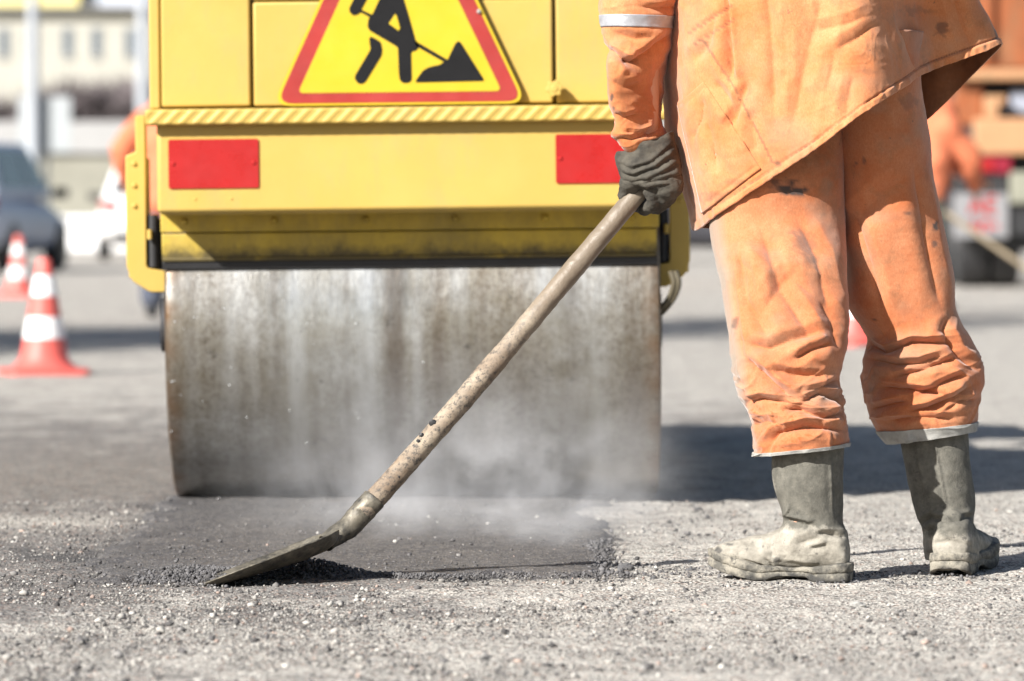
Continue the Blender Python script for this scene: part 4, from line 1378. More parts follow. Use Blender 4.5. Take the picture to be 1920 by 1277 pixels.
# drum
mb = MB()
hwid = 0.627
prof = [(0.0, -hwid + 0.03), (DR - 0.05, -hwid + 0.03), (DR - 0.035, -hwid + 0.004), (DR - 0.012, -hwid), (DR - 0.002, -hwid + 0.006), (DR, -hwid + 0.02)]
xs_ = np.linspace(-hwid + 0.03, hwid - 0.03, 240)
prof += [(DR, xx_) for xx_ in xs_] + [(DR, hwid - 0.02), (DR - 0.002, hwid - 0.006), (DR - 0.012, hwid), (DR - 0.035, hwid - 0.004), (DR - 0.05, hwid - 0.03), (0.0, hwid - 0.03)]
prof = [(max(r, 1e-4), h) for r, h in prof]
mb.lathe(prof, (0, 0, DR), 'X', 160)
me = mb.mesh('drum', True, 0.5)
cD = vcos(me)
add_attr(me, 'edge', np.clip((np.abs(cD[:, 0]) - (hwid - 0.055)) / 0.05, 0, 1) * (0.6 + 0.5 * fbm(cD * 20, 3, 161)))
dpx = cD[:, 0] + RX
dpx = 960 + dpx / 12.93 * FPX
sk = np.zeros(len(dpx))
for x0_, w_, a_ in [(742, 24, 1.0), (826, 13, 1.0), (592, 10, 0.6), (520, 16, 0.5), (655, 9, 0.5), (905, 14, 0.5), (980, 10, 0.5), (1075, 22, 0.5), (1190, 26, 0.7), (365, 18, 0.5), (440, 30, -0.7), (560, 22, -1.0), (692, 22, -0.9), (785, 14, -0.9), (870, 26, -0.5), (480, 14, -0.5), (1130, 26, -0.5), (1020, 20, -0.3)]:
    sk += a_ * np.exp(-((dpx - x0_) / w_) ** 2)
sk *= 0.75 + 0.45 * fbm(cD * np.array([30, 5, 5]), 3, 163)
add_attr(me, 'streak', sk * 0.5 + 0.5)
link('drum', me, M['drum'], roller)
# wet beads clinging to the drum
mw = Mat('water'); mw.color((0.75, 0.78, 0.80)); mw.rough(0.05); mw.b.inputs['Specular IOR Level'].default_value = 1.0
mb = MB()
for i in range(46):
    t_ = RNG.random()
    bxp = 320 + (RNG.random() ** 1.7) * 500
    byp = 506 + (RNG.random() ** 1.6) * 330
    lx = rx(bxp, 12.95); lz = rz(byp, 12.95)
    yy_ = -math.sqrt(max(0, DR ** 2 - (lz - DR) ** 2))
    s = RNG.uniform(0.0008, 0.0022)
    bmesh.ops.create_icosphere(mb.bm, subdivisions=1, radius=s, matrix=Matrix.Translation((lx, yy_ - 0.0005, lz)))
tag(mb.build('water_drops', mw.m, roller, smooth=True), kind='stuff')

YB = 12.78
# bumper box
mb = MB(); mb.bx(rx(301, YB), rx(1246, YB), YB - RY, 0.10, rz(397, YB), rz(226, YB))
bumper = mb.build('bumper', M['yellow'], roller, bevel=0.010)
mb = MB(); mb.bx(rx(302, YB) + 0.004, rx(1245, YB) - 0.004, YB - RY + 0.012, 0.02, rz(400.5, YB), rz(396, YB))
mb.build('lip', M['yellow'], bumper, bevel=0.002)
# red reflective plates with two rivets each
for x0, x1, y0, y1 in ((323, 492, 260, 352), (1049, 1217, 258, 350)):
    mb = MB(); mb.prism(rounded([(rx(x0, YB), rz(y1, YB)), (rx(x1, YB), rz(y1, YB)), (rx(x1, YB), rz(y0, YB)), (rx(x0, YB), rz(y0, YB))], 0.006), YB - RY - 0.004, YB - RY + 0.002)
    rf = mb.build('reflector', M['red_plate'], bumper)
    for xr in (x0 + 9, x1 - 9):
        mb = MB(); mb.lathe([(0.0001, -0.007), (0.004, -0.0065), (0.0062, -0.004)], (rx(xr, YB), YB - RY, rz(y0 + 45, YB)), 'Y', 14)
        mb.build('rivet', M['red_plate'], rf, smooth=True)
for xb in (372, 440):
    mb = MB(); mb.lathe([(0.0001, -0.002), (0.003, -0.0016), (0.004, 0.0)], (rx(xb, YB), YB - RY, rz(372, YB)), 'Y', 12)
    mb.build('screw', M['yellow'], bumper, smooth=True)

# step ledge with a raised diagonal tread
YL = 12.745
nxx, npp = 900, 22
x0l, x1l = rx(283, YL), rx(1263, YL)
zt, zb = rz(203, YL), rz(233, YL)
V = np.zeros((npp, nxx, 3))
Xs = np.linspace(x0l, x1l, nxx)
for i in range(npp):
    s = i / (npp - 1)
    if s < 0.18: yb_, zz_ = 0.075 * (0.18 - s) / 0.18 + 0.006, zt
    elif s < 0.30: a = (s - 0.18) / 0.12 * PI / 2; yb_, zz_ = 0.006 * (1 - math.sin(a)), zt - 0.006 * (1 - math.cos(a))
    elif s < 0.80: yb_, zz_ = 0.0, zt - 0.006 - (zt - zb - 0.012) * (s - 0.30) / 0.50
    elif s < 0.90: a = (s - 0.8) / 0.1 * PI / 2; yb_, zz_ = 0.006 * (1 - math.cos(a)), zb + 0.006 * (1 - math.sin(a))
    else: yb_, zz_ = 0.006 + 0.05 * (s - 0.9) / 0.1, zb
    rib = np.sin((Xs - (zz_) * 1.0 + 0.5 * (yb_)) * 2 * PI / 0.036)
    rib = np.clip(rib * 1.6, -0.6, 1) * 0.0012 * (1.0 if 0.1 < s < 0.84 else 0.3)
    V[i, :, 0] = Xs
    V[i, :, 1] = YL - RY + yb_ - (rib if s > 0.2 else 0)
    V[i, :, 2] = zz_ + (0.25 * rib if s <= 0.2 else 0)
me = mesh_np('step_ledge', V, grid_faces(npp, nxx, False))
o = link('step_ledge', me, M['yellow'], roller)
for xe in (x0l, x1l):
    mb = MB(); mb.bx(xe - 0.004, xe + 0.004, YL - RY + 0.004, YL - RY + 0.09, zb + 0.002, zt - 0.002)
    mb.build('ledge_end', M['yellow'], o, bevel=0.003)
mb = MB(); mb.bx(x0l + 0.003, x1l - 0.003, YL - RY + 0.028, YL - RY + 0.09, zb + 0.001, zt - 0.003); mb.build('ledge_core', M['yellow'], o)

# hood: core and separate doors with real gaps
YH = 12.80
HT = 1.56
mb = MB(); mb.bx(rx(300, YH), rx(1250, YH), YH - RY + 0.04, 1.10, rz(204, YH), HT - 0.02); hood = mb.build('hood', M['yellow'], roller, bevel=0.02)
def door(x0, x1, y0, y1, dy=0.0, name='hood_door'):
    mb = MB(); mb.bx(rx(x0, YH), rx(x1, YH), YH - RY + dy, YH - RY + 0.038, rz(y1, YH), HT if y0 is None else rz(y0, YH))
    return mb.build(name, M['yellow'], hood, bevel=0.006)
door(288, 309, None, 203, 0.010, 'corner_post')
door(311.5, 478.5, None, 199)
door(484.5, 1045.5, 4, 199, -0.002)
door(484.5, 1045.5, None, 0.5, 0.004)
door(1052, 1222, None, 199)
door(1226, 1252, None, 203, 0.010, 'corner_post')
# star knob latch
mb = MB()
kx, kz = rx(1048, 12.77), rz(172, 12.77)
star = []
for i in range(12):
    a = 2 * PI * i / 12 + 0.2
    r = 0.0245 if i % 2 == 0 else 0.0165
    star.append((kx + r * math.cos(a), kz + r * math.sin(a)))
mb.prism(rounded(star, 0.006, 4), YH - RY - 0.042, YH - RY - 0.020)
mb.cyl((kx, YH - RY - 0.024, kz), (kx, YH - RY + 0.02, kz), 0.010, 0.010, 16)
mb.cyl((kx, YH - RY - 0.044, kz), (kx, YH - RY - 0.030, kz), 0.009, 0.009, 16)
mb.build('latch_knob', M['yellow'], hood, bevel=0.003)

# warning sign: the plate, its bands and the digger
YS = 12.775
def tri(l, r, b, half_h):
    c_ = (l + r) / 2
    return [(rx(l, YS), rz(b, YS)), (rx(r, YS), rz(b, YS)), (rx(c_, YS), rz(b - half_h, YS))]
slope = 2.16
def tri_px(l, r, b): return tri(l, r, b, (r - l) / 2 * slope)
sign = empty('warning_sign', (0, 0, 0), None, None)
for k_ in ('label', 'category'):
    if k_ in sign: del sign[k_]
sign.parent = roller
sign.name = 'warning_sign'
def sign_layer(name, poly, r, d0, d1, mat):
    mb = MB(); mb.prism(rounded(poly, r), YS - RY - d1, YS - RY - d0)
    return mb.build(name, mat, sign)
sign_layer('sign_plate', tri_px(519, 996, 199), 0.030, -0.012, 0.0, M['sign_yellow'])
sign_layer('red_band', tri_px(527, 988, 194.5), 0.026, -0.004, 0.0015, M['sign_red'])
sign_layer('yellow_field', tri_px(567, 949, 175.5), 0.010, -0.002, 0.003, M['sign_yellow'])
sc = lambda pts: [(rx(640 + a * 300 / 1916, YS), rz(b * 200 / 1277, YS)) for a, b in pts]
pieces = [
    rounded(sc([(545, -40), (800, -40), (870, 200), (950, 500), (1000, 560), (960, 625), (895, 640), (900, 950), (895, 985), (860, 1012), (790, 1012), (755, 975), (745, 900), (738, 590), (700, 560), (400, 380), (376, 330), (385, 260), (405, 205), (440, 180)]), 0.006, 3),
    rounded(sc([(386, 428), (530, 515), (550, 610), (540, 680), (350, 985), (310, 1018), (255, 1012), (218, 960), (222, 915), (410, 605)]), 0.008, 4),
    rounded(sc([(930, 1006), (1030, 870), (1090, 832), (1150, 815), (1230, 800), (1280, 770), (1330, 740), (1425, 545), (1468, 512), (1500, 550), (1772, 996)]), 0.004, 3),
    rounded(sc([(235, -40), (395, -40), (310, 110), (300, 150), (255, 185), (205, 196), (165, 160), (160, 110)]), 0.006, 4),
]
# shovel bars of the pictogram
pieces.append(sc([(930, 500), (1330, 740), (1300, 775), (960, 575)]))
pieces.append(sc([(285, 120), (440, 195), (425, 232), (280, 150)]))
for k_, poly in enumerate(pieces):
    mb = MB(); mb.prism(dedup(poly), YS - RY - 0.0042 - 0.0003 * (k_ % 4), YS - RY - 0.001)
    mb.build('digger_symbol' if k_ == 0 else ('soil_heap_symbol' if k_ == 2 else 'symbol_piece'), M['sign_black'], sign)
mb = MB(); mb.prism(sc([(632, 300), (710, 185), (725, 205), (765, 350), (755, 383), (740, 380)]), YS - RY - 0.0060, YS - RY - 0.0045)
mb.build('arm_gap', M['sign_yellow'], sign)
mb = MB(); mb.lathe([(0.0001, -0.006), (0.005, -0.005), (0.006, 0.0)], (rx(908, YS), YS - RY - 0.001, rz(26, YS)), 'Y', 14)
mb.build('bolt', M['steel'], sign, smooth=True)

# scraper: bolted strip, slanted plate, rubber edge
scr = MB()
def slab(x0, x1, z0, ya, z1, yb, th=0.012):
    vs_ = [(x0, ya, z0), (x1, ya, z0), (x1, yb, z1), (x0, yb, z1)]
    A = [scr_.bm.verts.new((a, b - RY, c)) for a, b, c in vs_]
    B = [scr_.bm.verts.new((a, b - RY + th, c + 0.003)) for a, b, c in vs_]
    scr_.bm.faces.new(A); scr_.bm.faces.new(B[::-1])
    for i in range(4):
        j = (i + 1) % 4
        scr_.bm.faces.new((A[i], B[i], B[j], A[j]))
zA, zB_, zC, zD = 0.762, rz(437, 12.83), rz(486, 12.91), rz(500, 12.93)
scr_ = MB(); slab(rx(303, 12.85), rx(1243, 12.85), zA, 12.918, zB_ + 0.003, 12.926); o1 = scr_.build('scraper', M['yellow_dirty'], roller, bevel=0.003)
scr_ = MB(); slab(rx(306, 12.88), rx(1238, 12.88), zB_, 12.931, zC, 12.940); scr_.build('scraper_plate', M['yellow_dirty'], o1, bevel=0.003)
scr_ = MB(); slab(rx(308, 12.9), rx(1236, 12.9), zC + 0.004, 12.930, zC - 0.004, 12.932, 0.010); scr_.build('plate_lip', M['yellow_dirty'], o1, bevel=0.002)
scr_ = MB(); slab(rx(308, 12.9), rx(1238, 12.9), zC - 0.0045, 12.936, zD - 0.006, 12.942, 0.008); scr_.build('rubber_edge', M['black'], o1, bevel=0.003)
for xb in (351, 520, 692, 860, 1028, 1190):
    mb = MB(); mb.lathe([(0.0001, -0.010), (0.006, -0.009), (0.0095, -0.004), (0.0095, 0.010)], (rx(xb, 12.92), 12.921 - RY, rz(414, 12.92)), 'Y', 12)
    mb.build('bolt', M['yellow_dirty'], o1, smooth=True)

# yokes: C-shaped brackets that carry the drum
YK = 13.04
def yoke(mirror):
    m_ = (lambda x_: x_) if not mirror else (lambda x_: 1541 - x_)
    P = lambda lst: [(rx(m_(a), YK), rz(b, YK)) for a, b in lst]
    mb = MB()
    mb.prism(rounded(P([(242, 289), (261, 282), (261, 214), (280, 214), (280, 500), (315, 506), (315, 546), (286, 546), (252, 524), (242, 496)]), [0.01, 0.004, 0.006, 0.006, 0.012, 0.008, 0.006, 0.035, 0.03, 0.03]), YK - RY, YK - RY + 0.055)
    o = mb.build('drum_yoke', M['yellow'], roller, bevel=0.006)
    mb = MB(); xa, xb = rx(m_(243), YK), rx(m_(262), YK)
    mb.bx(min(xa, xb), max(xa, xb), YK - RY + 0.055, 0.16, rz(520, YK), rz(290, YK)); mb.build('side_arm', M['yellow'], o, bevel=0.006)
    mb = MB(); mb.cyl((rx(m_(290), YK), 0, DR), (rx(m_(340), YK), 0, DR), 0.07, 0.07, 32); mb.build('axle_hub', M['dark_metal'], o, smooth=True)
    for yb in (304, 345, 383):
        mb = MB(); mb.lathe([(0.0001, -0.006), (0.005, -0.005), (0.007, 0.0)], (rx(m_(258), YK), YK - RY - 0.0005, rz(yb, YK)), 'Y', 12)
        mb.build('bolt', M['yellow'], o, smooth=True)
    # hydraulic fittings seen in the slot
    mb = MB()
    mb.cyl((rx(m_(292), 13.06), 13.06 - RY, rz(500, 13.06)), (rx(m_(292), 13.06), 13.06 - RY, rz(400, 13.06)), 0.014, 0.014, 14)
    mb.box((rx(m_(296), 13.1), 13.12 - RY, rz(455, 13.1)), (0.035, 0.05, 0.13))
    mb.build('hydraulic_line', M['black'], o, bevel=0.003)
    mb = MB(); mb.cyl((rx(m_(286), 13.03), 13.035 - RY, rz(446, 13.03)), (rx(m_(286), 13.03), 13.035 - RY, rz(428, 13.03)), 0.007, 0.007, 12); mb.build('fitting', M['yellow'], o, smooth=True)
    return o
yoke(False)
yk = yoke(True)
mhose = plain('hose', (0.10, 0.085, 0.055), 0.5)
for dx in (0, 9):
    mb = MB(); mb.tube([rp(1262 + dx, 516, 12.95), rp(1268 + dx, 540, 12.95), rp(1258 + dx, 568, 12.97), rp(1238 + dx, 592, 13.0), rp(1225 + dx, 600, 13.1)], 0.0075, 10)
    mb.build('hydraulic_hose', mhose, yk, smooth=True)

# the rest of the machine behind the hood
mb = MB(); mb.bx(-0.50, 0.50, 0.10, 3.2, 0.55, 0.98); mb.build('chassis', M['yellow'], roller, bevel=0.02)
mb = MB(); mb.bx(-0.60, 0.60, 1.10, 2.1, 0.90, 1.02); mb.build('operator_platform', M['dark_metal'], roller, bevel=0.01)
mb = MB(); mb.bx(-0.25, 0.25, 1.55, 1.98, 1.02, 1.32); mb.box((0, 2.02, 1.58), (0.48, 0.10, 0.52)); mb.build('seat', M['black'], roller, bevel=0.03)
mb = MB(); mb.tube([(0, 1.22, 1.15), (0, 1.28, 1.5)], 0.025, 10)
mb.tube([(0.17 * math.cos(a), 1.29 + 0.05 * math.sin(a), 1.51 + 0.16 * math.sin(a)) for a in np.arange(12) / 12 * 2 * PI], 0.014, 8, 48, True); mb.build('steering_wheel', M['black'], roller, smooth=True)
mb = MB(); mb.lathe(prof, (0, 2.6, DR), 'X', 64)
me = mb.mesh('drum', True, 0.5); add_attr(me, 'edge', np.zeros(len(me.vertices))); add_attr(me, 'streak', np.full(len(me.vertices), 0.5)); link('drum', me, M['drum'], roller)
mb = MB(); mb.bx(-0.58, 0.58, 2.12, 3.15, 0.98, 1.30); mb.build('rear_hood', M['yellow'], roller, bevel=0.03)

# ------------------------------------------------------------------ steam rising off the hot mix
sx0, sx1, sy0, sy1, sz0, sz1 = -0.80, 0.50, 10.80, 12.86, 0.016, 0.56
mb = MB(); mb.bx(sx0, sx1, sy0, sy1, sz0, sz1)
ms = bpy.data.materials.new('steam'); ms.use_nodes = True
nt = ms.node_tree
nt.nodes.remove(nt.nodes['Principled BSDF'])
out = nt.nodes['Material Output']
pv = nt.nodes.new('ShaderNodeVolumePrincipled')
pv.inputs['Color'].default_value = (0.96, 0.97, 1.0, 1)
pv.inputs['Anisotropy'].default_value = 0.0
nt.links.new(pv.outputs[0], out.inputs['Volume'])
tc = nt.nodes.new('ShaderNodeTexCoord')
def nmath(op, a, b=None, c_=None):
    n = nt.nodes.new('ShaderNodeMath'); n.operation = op
    for i, v in enumerate((a, b, c_)):
        if v is None: continue
        if isinstance(v, (int, float)): n.inputs[i].default_value = v
        else: nt.links.new(v, n.inputs[i])
    return n.outputs[0]
mpn = nt.nodes.new('ShaderNodeMapping'); mpn.inputs['Scale'].default_value = (1.0, 0.8, 1.15); nt.links.new(tc.outputs['Object'], mpn.inputs[0])
ns = nt.nodes.new('ShaderNodeTexNoise'); ns.inputs['Scale'].default_value = 5.0; ns.inputs['Detail'].default_value = 4.0; ns.inputs['Roughness'].default_value = 0.62; ns.inputs['Distortion'].default_value = 1.1
nt.links.new(mpn.outputs[0], ns.inputs['Vector'])
sep = nt.nodes.new('ShaderNodeSeparateXYZ'); nt.links.new(tc.outputs['Generated'], sep.inputs[0])
def edge_fall(s, lo, hi):
    a = nt.nodes.new('ShaderNodeMapRange'); a.interpolation_type = 'SMOOTHSTEP'
    a.inputs['From Min'].default_value, a.inputs['From Max'].default_value = 0.0, lo
    nt.links.new(s, a.inputs[0])
    b = nt.nodes.new('ShaderNodeMapRange'); b.interpolation_type = 'SMOOTHSTEP'
    b.inputs['From Min'].default_value, b.inputs['From Max'].default_value = hi, 1.0
    b.inputs['To Min'].default_value, b.inputs['To Max'].default_value = 1.0, 0.0
    nt.links.new(s, b.inputs[0])
    return nmath('MULTIPLY', a.outputs[0], b.outputs[0])
ex = edge_fall(sep.outputs[0], 0.60, 0.62)
ey = edge_fall(sep.outputs[1], 0.35, 0.93)
up = nt.nodes.new('ShaderNodeMapRange'); up.interpolation_type = 'SMOOTHSTEP'
up.inputs['From Min'].default_value, up.inputs['From Max'].default_value, up.inputs['To Min'].default_value, up.inputs['To Max'].default_value = 0.05, 1.0, 1.0, 0.0
nt.links.new(sep.outputs[2], up.inputs[0])
th = nmath('SUBTRACT', ns.outputs['Fac'], 0.45)
th = nmath('MAXIMUM', nmath('MULTIPLY', th, 8.5), 0.0)
den = nmath('MULTIPLY', nmath('MULTIPLY', ex, ey), nmath('MULTIPLY', nmath('POWER', up.outputs[0], 1.7), th))
den = nmath('MULTIPLY', den, 0.72)
nt.links.new(den, pv.inputs['Density'])
try:
    ms.cycles.volume_sampling = 'MULTIPLE_IMPORTANCE'
except Exception:
    pass
o = mb.build('steam', ms)
tag(o, 'white steam drifting off the hot asphalt in front of the drum', 'steam', kind='stuff')

# ------------------------------------------------------------------ traffic cones
M['cone_red'] = plain('cone_red', (0.60, 0.115, 0.095), 0.5, 0, 0.08, 10, 0.05)
M['cone_white'] = plain('cone_white', (0.82, 0.82, 0.82), 0.4, 0, 0.04, 10, 0.05)
def make_cone():
    root = empty('traffic_cone', (0, 0, 0), '', 'traffic cone', 'red and white cones around the road works')
    rad = lambda h: 0.115 - (0.115 - 0.032) * (h - 0.05) / 0.48
    mb = MB(); mb.prism(rounded([(-0.19, -0.19), (0.19, -0.19), (0.19, 0.19), (-0.19, 0.19)], 0.05), 0, 0.028)
    me = mb.mesh('base'); me.transform(Matrix.Rotation(PI / 2, 4, 'X'))
    ob = link('base', me, M['cone_red'], root)
    mb = MB(); mb.lathe([(0.165, 0.026), (0.150, 0.034), (0.122, 0.060), (rad(0.09), 0.09)] + [(rad(h), h) for h in (0.2, 0.3, 0.4, 0.52)] + [(0.028, 0.534), (0.0001, 0.536)], seg=40)
    mb.build('cone_body', M['cone_red'], root, smooth=True, angle=0.6)
    for h0, h1 in ((0.165, 0.265), (0.36, 0.455)):
        mb = MB(); mb.lathe([(rad(h0) - 0.001, h0), (rad(h0) + 0.0025, h0 + 0.001), (rad(h1) + 0.0025, h1 - 0.001), (rad(h1) - 0.001, h1)], seg=40)
        mb.build('white_band', M['cone_white'], root, smooth=True)
    return root
cone = make_cone()
spots = [(83, 702, 'red and white striped cone standing nearest, left of the roller'), (35, 556, 'red and white striped cone farther back beside the blue grey car'), (1603, 648, 'blurred cone glimpsed between the legs of the person with the shovel')]
for i, (cx_, cyb, lb) in enumerate(spots):
    o = cone if i == 0 else copy_tree(cone)
    Y = gy(cyb)
    o.location = ((cx_ - 960) * Y / FPX, Y, 0.0)
    o.rotation_euler.z = 0.25 + i
    o['label'] = lb

# ------------------------------------------------------------------ cars
def car(label, paint, loc, rotz, height=1.5, width=1.74, length=4.1, lights=True):
    root = empty('parked_car', loc, label, 'car', None, (0, 0, rotz))
    hw, hl = width / 2, length / 2
    # body: cross sections along the length (y), heading +y
    sec = [(-hl, .62, .42, .80, .80), (-hl + .10, .94, .28, .98, .92), (-hl + .5, 1.0, .22, 1.0, .95), (-0.6, 1.0, .20, .97, .95), (0.5, 1.0, .20, .95, .95), (1.0, .99, .21, .92, .93), (hl - .5, .97, .24, .82, .90), (hl - .12, .90, .30, .72, .85), (hl, .66, .40, .62, .80)]
    P = catmull(sec, 70)
    nv = 48
    V = np.zeros((70, nv, 3))
    for i, (yy_, wf, zb_, zt_, tw) in enumerate(P):
        for j in range(nv):
            a = 2 * PI * j / nv
            c_, s_ = math.cos(a), math.sin(a)
            ex_ = np.sign(c_) * abs(c_) ** 0.45
            ez_ = np.sign(s_) * abs(s_) ** 0.55
            V[i, j] = (hw * wf * ex_ * (1 - (1 - tw) * max(0, ez_)), yy_, (zb_ + zt_) / 2 + (zt_ - zb_) / 2 * ez_)
    me = mesh_np('body', V, grid_faces(70, nv, True) + [tuple(range(nv))[::-1], tuple(69 * nv + j for j in range(nv))])
    bd_ = link('body', me, paint, root)
    def cabin(g, z0, z1):
        pts = []
        for (yy_, w0), zz_ in (((-hl + .25, .92), z0), ((1.25, .92), z0), ((0.45, .70), z1), ((-hl + .75, .72), z1)):
            pts.append((yy_, w0, zz_))
        return pts
    mb = MB()
    b_ = [(-hl + .22, .93), (1.25, .93)]
    t_ = [(-hl + .62, .70), (0.42, .70)]
    zt_ = height
    vs_ = [mb.bm.verts.new((s_ * hw * w0, yy_, 0.90)) for yy_, w0 in b_ for s_ in (-1, 1)] + [mb.bm.verts.new((s_ * hw * w0, yy_, zt_)) for yy_, w0 in t_ for s_ in (-1, 1)]
    a, b, c_, d_, e, f_, g_, h_ = vs_
    for q in ((a, b, d_, c_), (e, g_, h_, f_), (a, e, f_, b), (c_, d_, h_, g_), (a, c_, g_, e), (b, f_, h_, d_)):
        mb.bm.faces.new(q)
    cab = mb.build('cabin', paint, root, bevel=0.07)
    # panes, a little proud of the cabin
    def pane(p):
        mb = MB()
        n = (Vector(p[1]) - Vector(p[0])).cross(Vector(p[2]) - Vector(p[0])).normalized()
        ctr = sum((Vector(q) for q in p), Vector()) / 4
        if n.dot(ctr - Vector((0, 0, 1.1))) < 0: n = -n
        A = [mb.bm.verts.new(Vector(q) + n * 0.012) for q in p]; B = [mb.bm.verts.new(Vector(q) - n * 0.02) for q in p]
        mb.bm.faces.new(A); mb.bm.faces.new(B[::-1])
        for i in range(4): mb.bm.faces.new((A[i], B[i], B[(i + 1) % 4], A[(i + 1) % 4]))
        mb.build('window', M['glass'], cab)
    def ip(yl, wl, yu, wu, t, s_): return (s_ * hw * (wl + (wu - wl) * t), yl + (yu - yl) * t, 0.90 + (zt_ - 0.90) * t)
    pane([ip(-hl + .22, .80, -hl + .62, .60, .18, -1), ip(-hl + .22, .80, -hl + .62, .60, .18, 1), ip(-hl + .22, .80, -hl + .62, .60, .86, 1), ip(-hl + .22, .80, -hl + .62, .60, .86, -1)])
    pane([ip(1.25, .80, .42, .60, .18, -1), ip(1.25, .80, .42, .60, .18, 1), ip(1.25, .80, .42, .60, .88, 1), ip(1.25, .80, .42, .60, .88, -1)])
    for s_ in (-1, 1):
        pane([ip(-hl + .5, .93, -hl + .8, .70, .2, s_), ip(-.25, .93, -.25, .70, .2, s_), ip(-.25, .93, -.25, .70, .86, s_), ip(-hl + .5, .93, -hl + .8, .70, .86, s_)])
        pane([ip(-.15, .93, -.15, .70, .2, s_), ip(1.0, .93, .45, .70, .2, s_), ip(1.0, .93, .3, .70, .86, s_), ip(-.15, .93, -.15, .70, .86, s_)])
        mb = MB(); mb.box((s_ * (hw + 0.08), 0.85, 0.98), (0.20, 0.10, 0.13)); mb.build('mirror', M['black'], root, bevel=0.03)
        mb = MB(); mb.box((s_ * hw * 0.80, -hl + 0.06, 0.84), (0.26, 0.16, 0.14)); mb.build('tail_light', M['red_plate'], root, bevel=0.03)
        mb = MB(); mb.box((s_ * hw * 0.70, hl - 0.12, 0.60), (0.32, 0.18, 0.13)); mb.build('headlight', M['white'], root, bevel=0.03)
        for yy_ in (-hl + .78, hl - .80):
            w_ = empty('wheel', (0, 0, 0), None, None); w_.parent = root
            mb = MB(); mb.lathe([(0.20, -0.10), (0.29, -0.10), (0.315, -0.07), (0.315, 0.07), (0.29, 0.10), (0.20, 0.10)], (s_ * (hw - 0.09), yy_, 0.315), 'X', 36); mb.build('tyre', M['black'], w_, smooth=True)
            mb = MB(); mb.lathe([(0.0001, 0.08), (0.10, 0.085), (0.20, 0.06), (0.215, 0.10)], (s_ * (hw - 0.09), yy_, 0.315), 'X', 36)
            me = mb.mesh('rim', True)
            if s_ < 0:
                for v in me.vertices: v.co.x = -2 * (hw - 0.09) - v.co.x
            link('rim', me, M['steel'], w_)
    mb = MB(); mb.box((0, -hl + 0.015, 0.36), (hw * 1.5, 0.10, 0.14)); mb.build('rear_bumper', M['dark_metal'], root, bevel=0.03)
    mb = MB(); mb.box((0, -hl - 0.005, 0.68), (0.50, 0.02, 0.11)); mb.build('number_plate', M['white'], root, bevel=0.004)
    return root
bluegrey = plain('blue_grey_paint', (0.42, 0.46, 0.56), 0.4, 0.0, 0.05, 3, 0)
whitep = plain('white_car_paint', (0.80, 0.80, 0.80), 0.3, 0, 0.03, 3, 0)
Y = 62.0
car('blue grey car parked at the left edge behind the cones', bluegrey, ((-92 - 960) * Y / FPX, Y + 2.0, 0), math.radians(-8), 1.60, 1.80, 4.2)
Y = 78.0
car('white car with red tail lights half hidden behind the roller', whitep, ((272 - 960) * Y / FPX, Y + 2.0, 0), math.radians(4), 1.45, 1.72, 4.1)
Y = 74.0
car('dark car glimpsed between the roller and the orange jacket', plain('charcoal_paint', (0.05, 0.05, 0.06), 0.3, 0.2, 0.05, 3, 0), ((1400 - 960) * Y / FPX, Y + 2, 0), math.radians(80), 1.5)
# low white concrete barrier
mb = MB()
Y = 96.0
x0b, x1b = (103 - 960) * Y / FPX, (330 - 960) * Y / FPX
poly = [(-0.30, 0), (0.30, 0), (0.30, 0.08), (0.12, 0.30), (0.09, 0.66), (-0.09, 0.66), (-0.12, 0.30), (-0.30, 0.08)]
mb.prism(poly, 0, x1b - x0b)
me = mb.mesh('concrete_barrier'); me.transform(Matrix.Rotation(-PI / 2, 4, 'Z'))
o = link('concrete_barrier', me, M['white']); o.location = (x0b, Y, 0)
bev = o.modifiers.new('bevel', 'BEVEL'); bev.width = 0.02; bev.segments = 2
tag(o, 'low white concrete barrier between the two parked cars at left', 'barrier')

